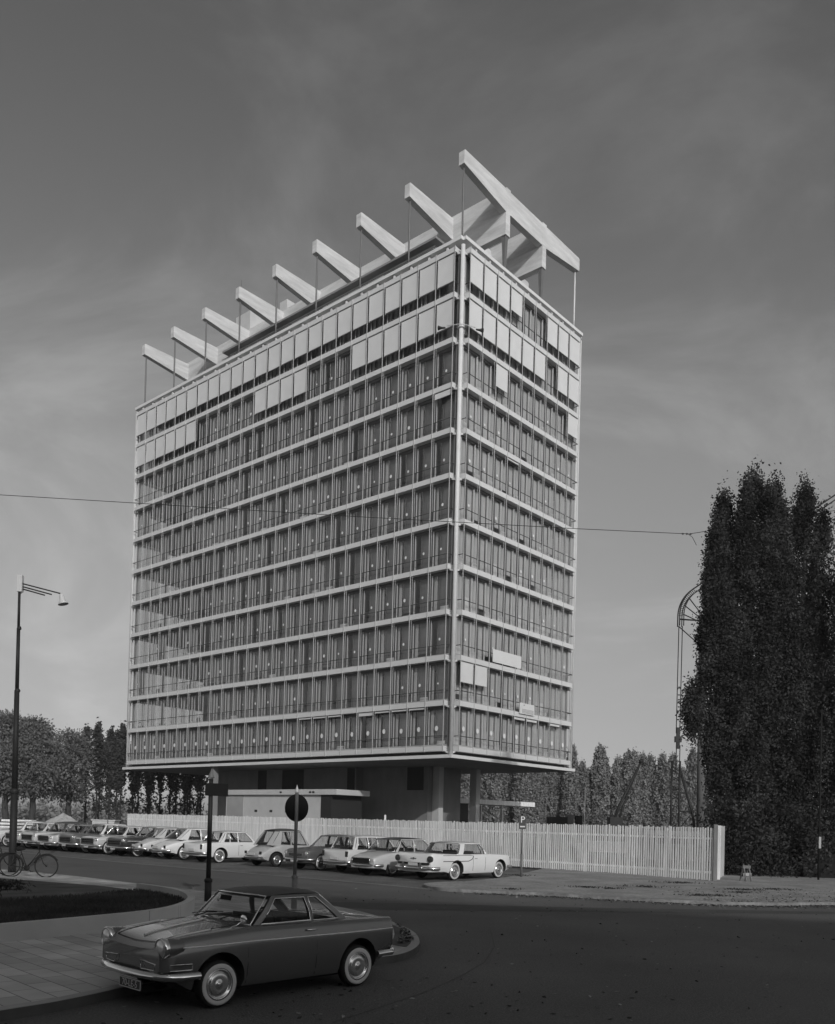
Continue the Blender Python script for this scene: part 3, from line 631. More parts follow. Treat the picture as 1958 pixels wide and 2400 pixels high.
# solid white hoarding at the fence's right end
ho = tag(empty('hoarding', (13.55, 36.6, 0), math.atan2(6.9, 3.2)), 'solid whitewashed board hoarding running back beside the dark poplars', 'hoarding')
mb = MB()
for k in range(14):
    if 0 < k: mb.box(k*.26, k*.26+.25, 0, .03, .05, 2.3+rf.uniform(-.02, .02))
mb.build('board_row', M['plaster'], ho)
mb = MB(); mb.box(.0, .26, -.10, .0, .05, 2.32, 0); mb.build('gate_leaf', M['picket'], ho)

# ------------------------------------------------------------------ CARS
def smoothf(tab):
    xs = np.array([p[0] for p in tab][::-1]) if tab[0][0] > tab[-1][0] else np.array([p[0] for p in tab])
    ys = np.array([p[1] for p in tab][::-1]) if tab[0][0] > tab[-1][0] else np.array([p[1] for p in tab])
    def f(x):
        s = 0; w = 0
        for d, k in ((-.08, 1), (-.04, 2), (0, 3), (.04, 2), (.08, 1)): s += k*float(np.interp(x+d, xs, ys)); w += k
        return s/w
    return f
def wheel_meshes(r, w, white, hubr=.6):
    t = MB(); t.lathe([(r*.62, -w*.42), (r*.78, -w*.5), (r*.93, -w*.46), (r*.99, -w*.3), (r, 0), (r*.99, w*.3), (r*.93, w*.46), (r*.78, w*.5), (r*.62, w*.42)], 30, 'Y')
    rim = MB(); ri = r*.66
    rim.lathe([(ri, w*.40), (ri*.97, w*.50), (ri*.90, w*.44), (ri*.82, w*.30), (ri*.76, w*.32), (ri*.73, w*.43), (ri*.66, w*.47), (ri*.40, w*.45), (ri*.16, w*.43), (ri*.14, w*.50), (ri*.10, w*.53), (0.001, w*.53)], 28, 'Y', mi=0)
    if white: rim.lathe([(r*.68, w*.505), (r*.80, w*.515), (r*.87, w*.49), (r*.87, w*.45), (r*.68, w*.47)], 30, 'Y', mi=1)
    rim.lathe([(ri, w*.40), (ri, -w*.4), (0.001, -w*.4)], 20, 'Y', mi=2)
    return t.data('wheel', M['rubber']), rim.data('rim', [M['hub'], M['ww'], M['black']])
def car(name, label, pos, heading, S, cat='car', group='cars parked in a row at the fence'):
    """S: shape table in metres, x forward from the middle of the wheelbase"""
    root = tag(empty(name, (pos[0], pos[1], S.get('z', .008)), heading+(0 if S.get('hero') else R(rnd.uniform(-1.8, 1.8)))), label, cat, group)
    L0, L1 = S['x1'], S['x0']; wb = S['wb']; r = S.get('r', .33); tr = S['tr']; tw = S.get('tw', .15)
    top, sh, hw = smoothf(S['top']), smoothf(S['sh']), smoothf(S['hw']); zb = S.get('zb', .24)
    bulge = S.get('low', .93); body = MB(); NS = 44; rows = []
    for i in range(NS+1):
        t = i/NS; x = L0+(L1-L0)*(0.5-0.5*math.cos(math.pi*t)) if S.get('cosx', True) else L0+(L1-L0)*t
        h = hw(x); zs = sh(x); zt = max(top(x), zs-.03) if S.get('domed', True) else top(x)
        e = min(1, min((x-L1)*S.get('rearsharp', 1.0), L0-x)/.16+.12); e = math.sqrt(1-(1-e)**2) if e < 1 else 1
        zc = S.get('nosez', .52); zz = lambda z: zc+(z-zc)*(0.55+.45*e)
        hh = h*(0.90+.10*e); rl_ = zb+(.04 if i in (0, NS) else 0)+S.get('rise', .09)*min(1, max(0, (abs(x)-wb/2-.30)/.30)); sp = S.get('shy', .94)
        prof = [(0, rl_), (hh*.6, rl_), (hh*bulge, rl_+.01), (hh*(bulge*.4+.6), rl_+.09), (hh, zz(zb+(zs-zb)*.45)), (hh*.998, zz(zb+(zs-zb)*.70)), (hh*.985, zz(zs-.07)), (hh*(sp+.02), zz(zs-.018)), (hh*(sp-.03), zz(zs)), (hh*.72, zz(zs+(zt-zs)*.35)), (hh*.36, zz(zs+(zt-zs)*.8)), (0, zz(zt))]
        full = [(x, y, z) for y, z in prof]+[(x, -y, z) for y, z in prof[-2:0:-1]]
        rows.append(full)
    n = len(rows[0]); vs = [p for rw_ in rows for p in rw_]
    fs = [(i*n+j, i*n+(j+1) % n, (i+1)*n+(j+1) % n, (i+1)*n+j) for i in range(NS) for j in range(n)]
    fs += [tuple(range(n-1, -1, -1)), tuple(range(NS*n, NS*n+n))]
    body.add(vs, fs, 0, True)
    bo = body.build('body', [S['paint'], M['interior'], S.get('paint2', S['paint'])], root, fix=True)
    if 'split' in S:            # second colour above / below a line on the flank
        for p in bo.data.polygons:
            c = p.center
            if S['split'](c.x, abs(c.y), c.z): p.material_index = 2
    cut = []
    ar = S.get('ar', r+.07); front = wb/2; rear = -wb/2; hwm = max(p[1] for p in S['hw'])
    skirts = S.get('skirt', False)
    for xx, sk in ((front, False), (rear, skirts)):
        if sk: continue
        for s_ in (1, -1):
            c = MB(); c.lathe([(0.001, -.5), (ar, -.5), (ar, .5), (0.001, .5)], 28, 'Y', c=(xx, s_*(tr/2+.30), r+S.get('arz', 0)), smooth=False); c.mi = 0
            cut.append(c)
    cab = S['cab']; a0, a1, c1, c0 = cab['a0'], cab['a1'], cab['c1'], cab['c0']; zb_, zr = cab['zb'], cab['zr']; wbb, wt = cab['wb'], cab['wt']
    c = MB(); c.box(c0+.10, a0-.10, -wbb+.05, wbb-.05, .42, zb_+.3); cut.append(c)
    cobs = []
    for c in cut:
        co = c.build('cutter', M['interior'], fix=True); co.parent = root; cobs.append(co)
        md = bo.modifiers.new('b', 'BOOLEAN'); md.object = co; md.operation = 'DIFFERENCE'; md.solver = 'EXACT'
        try: md.material_mode = 'TRANSFER'
        except Exception: pass
    bpy.context.view_layer.update(); dg = bpy.context.evaluated_depsgraph_get()
    me = bpy.data.meshes.new_from_object(bo.evaluated_get(dg)); bo.modifiers.clear(); old = bo.data; bo.data = me; me.name = 'body'; bpy.data.meshes.remove(old)
    for co in cobs: bpy.data.objects.remove(co)
    try: me.set_sharp_from_angle(angle=R(38))
    except Exception: pass
    # --- cabin
    bf, br_ = cab.get('bf', .22), cab.get('br', .15)        # bow of front and rear glass in plan
    rp = S.get('roofpaint', S['paint']); crown = cab.get('crown', .05)
    def side(x, z, s_): 
        t = (z-zb_)/(zr-zb_); return Vector((x, s_*(wbb+(wt-wbb)*t+.03*math.sin(math.pi*min(1, max(0, t)))), z))
    rf_ = MB(); NY = 12; NX = 12; ov = .02
    def roofx(y, t): 
        e = (1-(y/wt)**2); xf = a1+bf*e*.75; xr = c1-br_*e*.8; return xf+(xr-xf)*t
    def roofz(y, t): 
        q_ = 4*t*(1-t); return zr-.035+crown*(1-(abs(y)/wt)**2.6)*(.55+.45*q_)+.02*q_
    Pu = [[(roofx(y, i/NX), y*(1.0), roofz(y, i/NX)) for y in [wt*math.sin((j/NY-.5)*math.pi) for j in range(NY+1)]] for i in range(NX+1)]
    rf_.grid(Pu, 0); Pd = [[(x, y*.985, z-.045) for x, y, z in row] for row in Pu]; rf_.grid(Pd[::-1], 1)
    ring = [Pu[0], Pd[0]]; rf_.grid([Pd[0], Pu[0]], 0); rf_.grid([Pu[-1], Pd[-1]], 0); rf_.grid([[r_[0] for r_ in Pu], [r_[0] for r_ in Pd]], 0); rf_.grid([[r_[-1] for r_ in Pd], [r_[-1] for r_ in Pu]], 0)
    rf_.build('roof', [rp, M['interior']], root)
    trim = MB(); zt_ = zr-.06
    W = cab['win']                                              # windows: (xb_front, xt_front, xt_rear, xb_rear)
    edges = [(a0, a1)]
    for w_ in W: edges += [(w_[0], w_[1]), (w_[3], w_[2])]
    edges += [(c0, c1)]
    for s_ in (1, -1):
        pil = MB()
        for i in range(0, len(edges), 2):
            (b0, t0), (b1, t1) = edges[i], edges[i+1]; k = 5; rows = []
            for q in range(k+1):
                z = zb_-.02+(zr-.03-zb_+.02)*q/k; u = (z-zb_)/(zt_-zb_); rows.append([side(b0+(t0-b0)*u, z, s_), side(b1+(t1-b1)*u, z, s_)])
            pil.grid(rows, 0); pil.grid([[p+Vector((0, -s_*.035, 0)) for p in row[::-1]] for row in rows], 1)
        for w_ in W:
            # sliver over the window up to the roof edge
            hz = zt_
            rows = [[side(w_[1]+(w_[1]-w_[0])*0, hz, s_), side(w_[2], hz, s_)], [side(w_[1], zr-.03, s_), side(w_[2], zr-.03, s_)]]; pil.grid(rows, 0)
            k = 4; rows = []
            for q in range(k+1):
                u = q/k; z = zb_+(hz-zb_)*u; rows.append([side(w_[0]+(w_[1]-w_[0])*u, z, s_)-Vector((0, s_*.012, 0)), side(w_[3]+(w_[2]-w_[3])*u, z, s_)-Vector((0, s_*.012, 0))])
            gls = MB(); gls.grid(rows, 0); gls.build('side_window', M['cglass'], root)
            loop = [side(w_[0], zb_+.008, s_), side((w_[0]+w_[1])/2, (zb_+hz)/2, s_), side(w_[1], hz-.004, s_), side(w_[2], hz-.004, s_), side((w_[2]+w_[3])/2, (zb_+hz)/2, s_), side(w_[3], zb_+.008, s_)]
            trim.tube([p+Vector((0, s_*.006, 0)) for p in loop], .008 if S.get('hero') else .011, 5, closed=True)
        pil.build('side_pillars', [rp if S.get('pilroof', True) else S['paint'], M['interior']], root)
    def screen(xb, xt, bow_b, bow_t, nm, sgn, inset):
        k, NYY = 5, 12; rows = []
        for q in range(k+1):
            u = q/k; z = zb_+.0+(zr-.045-zb_)*u; y1 = (wbb+(wt-wbb)*u)*inset; row = []
            for j in range(NYY+1):
                y = y1*(2*j/NYY-1); e = 1-(y/max(.01, wbb+(wt-wbb)*u))**2
                row.append(Vector((xb+(xt-xb)*u+sgn*(bow_b+(bow_t-bow_b)*u)*e, y, z+u*crown*.5*e)))
            rows.append(row)
        m_ = MB(); m_.grid(rows, 0); o_ = m_.build(nm, M['cglass'], root)
        lp = rows[0][:]+[r_[-1] for r_ in rows[1:-1]]+rows[-1][::-1]+[r_[0] for r_ in rows[1:-1]][::-1]
        trim.tube([p+Vector((sgn*.008, 0, .004)) for p in lp], .010 if S.get('hero') else .013, 5, closed=True)
        return rows
    screen(a0, a1, bf, bf*.75, 'windscreen', 1, .965); screen(c0, c1, br_, br_*.8, 'rear_window', -1, cab.get('rin', .85))
    if cab.get('rin', .85) < .95:
        cp = MB(); ri = cab.get('rin', .85)
        for s_ in (1, -1):
            rows = []
            for q in range(6):
                u = q/5; z = zb_-.01+(zr-.035-zb_)*u; yo = wbb+(wt-wbb)*u; xb = c0+(c1-c0)*u; bw = br_+(br_*.8-br_)*u
                rows.append([Vector((xb-bw*(1-(f_)**2), s_*yo*f_, z)) for f_ in (ri-.01, (1+ri)/2, 1.0)])
            cp.grid(rows, 0); cp.grid([[p+Vector((.03, 0, 0)) for p in r_[::-1]] for r_ in rows], 1)
        cp.build('rear_pillar', [rp if S.get('pilroof', True) else S['paint'], M['interior']], root)
    trim.build('window_trim', M['chrome'] if S.get('chrometrim', True) else M['black'], root)
    # --- seats, wheel
    for xs_, hh_ in ((.02*0+(a0+c0)/2+.18, .12), ((a0+c0)/2-.75 if not S.get('hero') else (a0+c0)/2-.42, .05)):
        for s_ in (1, -1):
            m_ = MB(); m_.obox((xs_, s_*wbb*.48, zb_-.22), (1, 0, .12), (0, 1, 0), .07, wbb*.36, (.22 if S.get('hero') else .30)+hh_*.3); m_.build('seat', M['interior'], root)
    m_ = MB(); pts = [(a0-.38+.02*math.sin(t_), .36+.19*math.cos(t_), zb_-.02+.19*math.sin(t_)) for t_ in [2*math.pi*k_/16 for k_ in range(16)]]; m_.tube(pts, .012, 5, closed=True); m_.build('steering_wheel', M['black'], root)
    # --- wheels
    key = (round(r, 3), S.get('ww', True))
    if key not in WHEELS: WHEELS[key] = wheel_meshes(r, tw, S.get('ww', True))
    tm, rm = WHEELS[key]
    for xx in (front, rear):
        for s_ in (1, -1):
            w_ = obj('wheel', tm, root); w_.location = (xx, s_*tr/2, r); w_.rotation_euler = (0, 0, (0 if s_ > 0 else math.pi)+(S.get('steer', 0) if xx > 0 else 0)); obj('rim', rm, w_)
    # --- bumpers
    for (pts, z, hgt, nm) in S['bump']:
        pts = pts+[(x, -y) for x, y in pts[::-1] if abs(y) > 1e-6]; m_ = MB(); P4 = []
        pr = [(-.02, -hgt/2), (.012, -hgt*.42), (.03, -hgt*.1), (.03, hgt*.1), (.012, hgt*.42), (-.02, hgt/2)]
        cen = Vector((0, 0)); rows = []
        for i, p in enumerate(pts):
            a = Vector(pts[max(0, i-1)]); b = Vector(pts[min(len(pts)-1, i+1)]); t_ = (b-a).normalized(); n_v = Vector((t_.y, -t_.x))
            if n_v.dot(Vector(p)) < 0: n_v = -n_v
            rows.append([(p[0]+n_v.x*o_, p[1]+n_v.y*o_, z+h_) for o_, h_ in pr])
        m_.grid(rows, 0); m_.grid([[rw_[0], rw_[-1]] for rw_ in rows], 0); m_.add(rows[0], [tuple(range(6))]); m_.add(rows[-1], [tuple(range(6))]); m_.build('bumper', M['chrome'], root, fix=True)
    # --- lamps: (x, y, z, radius, dir, kind)
    for (x, y, z, rr, dr_, kd) in S.get('lamps', []):
        for s_ in ((1, -1) if y else (1,)):
            m_ = MB(); d_ = 1 if dr_ > 0 else -1
            if kd == 'head':
                m_.lathe([(rr*1.02, -.05*d_), (rr*1.12, -.01*d_), (rr*1.1, .02*d_), (rr*.97, .03*d_), (rr*.93, .015*d_)], 22, 'X', c=(x, s_*y, z), mi=0)
                m_.lathe([(rr*.95, .015*d_), (rr*.7, .032*d_), (rr*.35, .042*d_), (0.001, .045*d_)], 22, 'X', c=(x, s_*y, z), mi=1); m_.build('headlight', [M['chrome'], M['lamp']], root)
            elif kd == 'tail':
                m_.lathe([(rr*1.1, -.05*d_), (rr*1.1, .03*d_), (rr*.95, .035*d_), (rr*.9, .03*d_), (rr*.5, .05*d_), (0.001, .055*d_)], 18, 'X', c=(x, s_*y, z), mi=0); m_.build('tail_light', [M['tail']], root)
            else:
                m_.box(x-.03, x+.03, s_*y-rr, s_*y+rr, z-kd, z+kd); m_.build('tail_light', [M['tail']], root)
    for (x, y0, z0, z1, ns) in S.get('grille', []):
        m_ = MB(); d_ = .02 if x > 0 else -.02; m_.box(min(x, x-d_), max(x, x-d_), -y0, y0, z0, z1, 0)
        for k_ in range(ns): z = z0+(z1-z0)*(k_+.5)/ns; m_.box(min(x, x+d_*.6), max(x, x+d_*.6), -y0*.97, y0*.97, z-.008, z+.008, 1)
        for zz_ in (z0, z1): m_.box(min(x, x+d_), max(x, x+d_), -y0, y0, zz_-.014, zz_+.014, 1)
        for s_ in (1, -1): m_.box(min(x, x+d_), max(x, x+d_), s_*y0-.014, s_*y0+.014, z0, z1, 1)
        m_.build('grille', [M['black'], M['chrome']], root)
    for (x, y, z, w_) in S.get('plate', []):
        m_ = MB(); m_.box(x-.008, x+.008, y-w_/2, y+w_/2, z-.055, z+.055, 0); m_.build('number_plate', [M['plated'] if S.get('hero') else M['platew']], root)
    # --- flank lines: trim strips and shut lines
    tm_ = MB(); dl = MB()
    def onflank(x, z, s_, o_=.004):
        h = hw(x); zs = sh(x); f_ = (z-zb)/(zs-zb)
        y = h*np.interp(f_, [0, .08, .25, .45, .70, .88, .97, 1], [.93*bulge+.06, bulge*.5+.5, .985, 1, .998, .985, .955, .92]); return Vector((x, s_*(y+o_), z))
    for s_ in (1, -1):
        for poly in S.get('strip', []):
            pts = []
            for i in range(len(poly)-1):
                for q in range(8): u = q/8; pts.append(onflank(poly[i][0]*(1-u)+poly[i+1][0]*u, poly[i][1]*(1-u)+poly[i+1][1]*u, s_))
            pts.append(onflank(*poly[-1], s_)); tm_.tube(pts, .007 if S.get('hero') else .012, 5)
        for xd, ztop_, zbot_ in S.get('doors', []):
            dl.tube([onflank(xd, zbot_+(ztop_-zbot_)*q/6, s_, -.002) for q in range(7)], .0035 if S.get('hero') else .008, 4)
    if tm_.v: tm_.build('side_trim', M['trim'] if not S.get('darktrim') else M['black'], root)
    if dl.v: dl.build('door_seam', M['black'], root)
    for (xh, zh) in S.get('handle', []):
        for s_ in (1, -1): m_ = MB(); m_.tube([onflank(xh+.07, zh, s_, .0), onflank(xh+.06, zh, s_, .03), onflank(xh-.06, zh, s_, .03), onflank(xh-.08, zh, s_, .025)], .010, 6); m_.build('door_handle', M['chrome'], root)
    root['_'] = 0; del root['_']
    return root, onflank
WHEELS = {}
ex3 = Vector((0.668, 0.744)); ey3 = Vector((-0.744, 0.668)); HA = math.atan2(.744, .668)
def place(contact, wb, tr):  # contact point of the near, visible end wheel of a car in the row
    c = Vector(contact)+ex3*(wb/2)+ey3*(tr/2); return (c.x, c.y)
# generic three-box builder
def sedan(L, W, H, wb, paint, r=.33, fo=None, hood=.90, belt=.95, deck=.90, a0=.75, a1=.25, c1=-.85, c0=-1.25, fin=0.0, win=None, **k):
    fo = fo if fo is not None else (L-wb)*.45; x1 = wb/2+fo; x0 = x1-L; tr = W-.38
    S = dict(x1=x1, x0=x0, wb=wb, r=r, tr=tr, paint=paint,
        top=[(x1, hood-.12), (x1-.3, hood), (a0+.25, belt-.02), (c0, belt), (x0+.35, deck), (x0, deck-.1)],
        sh=[(x1, hood-.06), (x1-.25, hood), (a0, belt), (c0, belt), (x0+.4, deck+fin*.5), (x0, deck+fin)],
        hw=[(x1, W*.44), (x1-.4, W*.48), (0, W*.5), (x0+.5, W*.49), (x0, W*.45)], nosez=.55,
        cab=dict(a0=a0, a1=a1, c1=c1, c0=c0, zb=belt-.01, zr=H, wb=W/2-.13, wt=W/2-.27, win=win or [(a0-.14, a1-.08, (a1+c1)/2+.05, (a1+c1)/2+.05), ((a1+c1)/2-.03, (a1+c1)/2-.03, c1+.03, c0+.16)]),
        bump=[([(x1-.35, W*.5), (x1-.02, W*.47), (x1+.06, W*.3), (x1+.09, 0)], .46, .12, 'f'), ([(x0+.35, W*.5), (x0+.02, W*.47), (x0-.06, W*.3), (x0-.08, 0)], .46, .12, 'r')],
        lamps=[(x1-.03, W*.38, hood-.17, .10, 1, 'head'), (x0+.02, W*.40, deck-.18, .06, -1, .11)], grille=[(x1+.005, W*.26, .56, hood-.16, 4)],
        plate=[(x0-.055, 0, .60, .45), (x1+.10, 0, .40, .40)], doors=[(a0-.12, belt-.06, .34), ((a1+c1)/2, belt-.06, .34)], handle=[((a1+c1)/2+.15, belt-.16)])
    S.update(k); return S

# --- the small dark coupe in the foreground
S = dict(x1=1.79, x0=-1.75, wb=2.13, r=.268, tr=1.27, tw=.14, z=.004, paint=PT['grey'], roofpaint=PT['roofdk'], pilroof=False, hero=True, rearsharp=3.2, zb=.20, rise=.17, low=.90, nosez=.56, steer=0.03, ar=.335, arz=.03, shy=.93,
    top=[(1.79, .68), (1.68, .76), (1.5, .815), (1.1, .875), (.72, .925), (.3, .93), (-.8, .90), (-1.2, .885), (-1.6, .855), (-1.75, .83)],
    sh=[(1.79, .74), (1.66, .80), (1.3, .835), (.8, .875), (.5, .885), (-.8, .880), (-1.3, .868), (-1.75, .855)],
    hw=[(1.79, .66), (1.6, .70), (1.2, .735), (.3, .74), (-.8, .74), (-1.3, .715), (-1.75, .665)],
    cab=dict(a0=.56, a1=.27, c1=-.52, c0=-.90, zb=.888, zr=1.245, wb=.615, wt=.515, bf=.22, br=.14, crown=.045, rin=.93, win=[(.45, .205, -.245, -.31), (-.355, -.305, -.43, -.77)]),
    bump=[([(1.36, .765), (1.66, .735), (1.76, .66), (1.84, .35), (1.855, 0)], .405, .085, 'f'), ([(-1.37, .745), (-1.66, .72), (-1.78, .62), (-1.82, 0)], .40, .085, 'r')],
    lamps=[(1.745, .60, .71, .108, 1, 'head'), (-1.755, .55, .66, .05, -1, .08)], plate=[(1.85, 0.14, .29, .46)],
    strip=[[(1.66, .712), (.6, .725), (-1.72, .715)]], doors=[(.70, .86, .24), (-.33, .86, .24)], handle=[(-.22, .80)])
hero, hf = car('coupe', 'small dark grey two-door coupe with round headlights at the kerb in the foreground', (-1.61, 11.21), R(-134.82), S, group=None)
if 'group' in hero: del hero['group']
mb = MB()
topf, shf, hwf = smoothf(S['top']), smoothf(S['sh']), smoothf(S['hw'])
def onhood(x, y, o=.013):
    h = hwf(x); zs = shf(x); zt = max(topf(x), zs-.03); f = abs(y)/h
    return Vector((x, y, float(np.interp(f, [0, .36, .72, .90, .95], [zt, zs+(zt-zs)*.8, zs+(zt-zs)*.35, zs, zs-.015]))+o))
mb.tube([onhood(x, 0) for x in np.linspace(1.62, .80, 12)], .010, 6)
for s_ in (1, -1): mb.tube([onhood(x, s_*.55) for x in np.linspace(1.58, 1.10, 8)], .009, 6)
mb.build('hood_trim', M['trim'], hero)
mb = MB()
for s_ in (1, -1): mb.tube([onhood(x, s_*y, .001) for x, y in zip(np.linspace(1.70, .78, 14), np.linspace(.44, .50, 14))], .004, 4)
mb.tube([onhood(1.72-.02*abs(y)*2, y, .001) for y in np.linspace(-.44, .44, 12)], .004, 4); mb.build('hood_seam', M['black'], hero)
for s_ in (1, -1):       # fender nacelle round each headlight, small side grille, wiper
    mb = MB(); mb.lathe([(.114, 0), (.116, -.08), (.105, -.20), (.075, -.34), (.03, -.46)], 20, 'X', c=(1.735, s_*.60, .71)); mb.build('headlight_housing', S['paint'], hero)
    fr = MB()
    y = s_*.735; pts = [(1.70, s_*.70, .475), (1.45, s_*.745, .475), (1.45, s_*.745, .54), (1.70, s_*.70, .54)]; fr.tube(pts, .005, 5, closed=True)
    pts = [(1.815, s_*.30, .47), (1.79, s_*.52, .47), (1.79, s_*.55, .54), (1.80, s_*.24, .56)]; fr.tube(pts, .005, 5, closed=True); fr.build('grille_trim', M['chrome'], hero)
mb = MB(); mb.tube([(.66, .10, .925), (.62, .26, .975), (.585, .42, .99)], .007, 5); mb.tube([(.64, .02, .945), (.60, .30, 1.0), (.56, .50, 1.0)], .006, 4)
mb.tube([(.74, -.30, .93), (.70, -.14, .985), (.66, .02, 1.0)], .007, 5); mb.tube([(.72, -.42, .95), (.68, -.12, 1.0), (.64, .12, 1.01)], .006, 4); mb.build('wiper', M['black'], hero)
mb = MB(); c = Vector((.72, .655, .97)); mb.tube([(.86, .60, .875), (.80, .63, .905), c], .008, 6); mb.lathe([(.001, -.03), (.03, -.025), (.052, -.005), (.055, .012), (.05, .015), (.001, .012)], 18, 'X', c=c); mb.build('wing_mirror', M['chrome'], hero)
mb = MB(); mb.lathe([(.036, 0), (.042, .006), (.036, .014), (.001, .016)], 18, 'X', c=(1.742, 0, .655)); mb.tube([(1.76, .02, .635), (1.76, -.02, .675)], .006, 5); mb.build('bonnet_badge', [M['chrome']], hero)
mb = MB(); mb.tube([(1.70, y, .615+.0*y) for y in np.linspace(-.5, .5, 9)], .010, 6); mb.build('nose_moulding', PT['grey'], hero)
mb = MB(); mb.lathe([(.03, 0), (.035, .004), (.001, .006)], 14, 'X', c=(.52, -.16, 1.14)); mb.build('windscreen_sticker', M['signw'], hero)
mb = MB(); mb.obox((.52, 0, 1.165), (1, 0, .3), (0, 1, 0), .012, .10, .03); mb.build('rear_view_mirror', M['black'], hero)
me = text_mesh('70-LE-5', .105, .001); me.materials.append(M['platew']); o = obj('plate_lettering', me, hero); o.location = (1.861, .14, .288); o.rotation_euler = (math.pi/2, 0, math.pi/2)
mb = MB()
for z in (.24, .34): mb.box(1.857, 1.861, .14-.225, .14+.225, z-.005, z+.005)
for y in (-.088, .368): mb.box(1.857, 1.861, y-.005, y+.005, .24, .34)
mb.build('plate_border', M['platew'], hero)
mb = MB(); mb.box(-1.45, 1.2, -.5, .5, .15, .215); mb.build('underbody', M['black'], hero)

# --- the row of cars
S = sedan(4.95, 1.92, 1.40, 2.78, PT['white'], r=.345, fo=.80, hood=.93, belt=.97, deck=.97, a0=.62, a1=.12, c1=-.95, c0=-1.25, fin=.06, ww=True, skirt=False,
    cab=dict(a0=.60, a1=.20, c1=-.98, c0=-1.22, zb=.955, zr=1.40, wb=.84, wt=.70, bf=.25, br=.30, rin=.97, win=[(.42, .30, .12, .30), (.26, .08, -.70, -.92)]), arz=.0)
S['strip'] = [[(-2.2, .72), (-1.2, .71), (-.7, .715), (-.5, .78), (-.38, .90), (-.6, .925), (-2.2, .93)]]
S['lamps'] = [(S['x0']-.01, .78, .80, .105, -1, 'tail'), (S['x1']-.03, .72, .75, .1, 1, 'head')]; S['darktrim'] = True; S['grille'] = []; S['doors'] = [(.36, .9, .34), (-.42, .9, .34)]
f1, _ = car('american_hardtop', 'white two-door American hardtop with round tail lights, at the right end of the row', place((2.41, 33.03), 2.78, 1.5), HA, S)
mb = MB(); mb.box(S['x0']-.05, S['x0']-.0, -.75, .75, .60, .665); mb.build('rear_panel', M['black'], f1)
for s_ in (1, -1): mb = MB(); mb.obox((S['x0']-.09, s_*.42, .52), (0, 0, 1), (0, 1, 0), .14, .05, .03); mb.build('bumper_guard', M['chrome'], f1)
mb = MB(); mb.box(S['x0']-.03, S['x0']-.012, -.14, .14, .80, .825); mb.box(S['x0']-.03, S['x0']-.012, -.03, .03, .78, .85); mb.build('boot_badge', M['chrome'], f1)

S = sedan(4.80, 1.79, 1.47, 3.10, PT['light'], r=.36, fo=.75, hood=.86, belt=.98, deck=.80, a0=.95, a1=.35, c1=-1.05, c0=-1.45, roofpaint=PT['roofdk'], ww=False,
    top=[(2.3, .6), (2.0, .78), (1.2, .93), (.9, .98), (-1.4, .98), (-1.9, .90), (-2.3, .80), (-2.5, .70)], sh=[(2.3, .62), (2.0, .80), (1.2, .92), (-1.3, .95), (-2.0, .86), (-2.5, .72)], skirt=True, hw=[(2.3, .62), (1.9, .84), (.5, .895), (-1, .84), (-2.0, .74), (-2.5, .66)], pilroof=False)
S['x1'] = 2.3; S['x0'] = -2.5; S['cab'].update(wb=.76, wt=.64, br=.25, rin=.95, zb=.965); S['tr'] = 1.36; S['grille'] = []; S['lamps'] = [(2.25, .6, .62, .09, 1, 'head')]
S['bump'] = [([(2.0, .88), (2.3, .7), (2.42, 0)], .42, .11, 'f'), ([(-2.1, .76), (-2.45, .70), (-2.54, .3), (-2.55, 0)], .44, .10, 'r')]; S['plate'] = [(-2.535, 0, .60, .5)]; S['strip'] = []
c2, _ = car('streamlined_saloon', 'pale streamlined saloon with a black roof and tapering tail, beside the white hardtop', place((0.15, 34.3), 3.1, 1.36), HA, S)
mb = MB(); mb.box(-2.56, -2.52, -.45, .45, .52, .70); mb.build('rear_panel', M['black'], c2)
mb = MB(); mb.tube([(-2.57, -.48, .71), (-2.58, -.46, .52)], .02, 6); mb.tube([(-2.57, .48, .71), (-2.58, .46, .52)], .02, 6); mb.tube([(-2.57, -.48, .71), (-2.57, .48, .71)], .015, 6); mb.build('rear_panel_trim', M['chrome'], c2)

S = sedan(4.43, 1.63, 1.50, 2.54, PT['cream'], r=.33, hood=.92, belt=.96, deck=.96, a0=.70, a1=.25, c1=-1.62, c0=-1.86, ww=False, win=[(.55, .17, -.42, -.42), (-.50, -.50, -.98, -.98), (-1.06, -1.06, -1.55, -1.72)])
S['cab'].update(rin=.86, br=.10, zr=1.50); S['roofpaint'] = PT['white']
c3, _ = car('estate_car', 'pale two-tone estate car seen from behind between the black-roofed saloon and the dark saloon', place((-1.05, 36.2), 2.54, 1.25), HA, S)

S = sedan(4.37, 1.67, 1.47, 2.60, PT['dark'], r=.33, hood=.88, belt=.95, deck=.92, a0=.72, a1=.20, c1=-.95, c0=-1.30, roofpaint=PT['dark'], ww=True)
S['cab'].update(rin=.93, win=[(.58, .12, -.30, -.30), (-.38, -.38, -.92, -1.14)])
c4, _ = car('dark_saloon', 'dark grey saloon parked nose out behind the round road sign', place((-2.84, 37.2), 2.60, 1.29), HA+math.pi, S) if False else (None, None)
def place_out(contact, wb, tr):
    c = Vector(contact)+ex3*(wb/2)+ey3*(tr/2); return (c.x, c.y)
c4, _ = car('dark_saloon', 'dark grey saloon parked nose out, right of the round road sign', place_out((-2.84, 37.2), 2.60, 1.29), HA+math.pi, S)

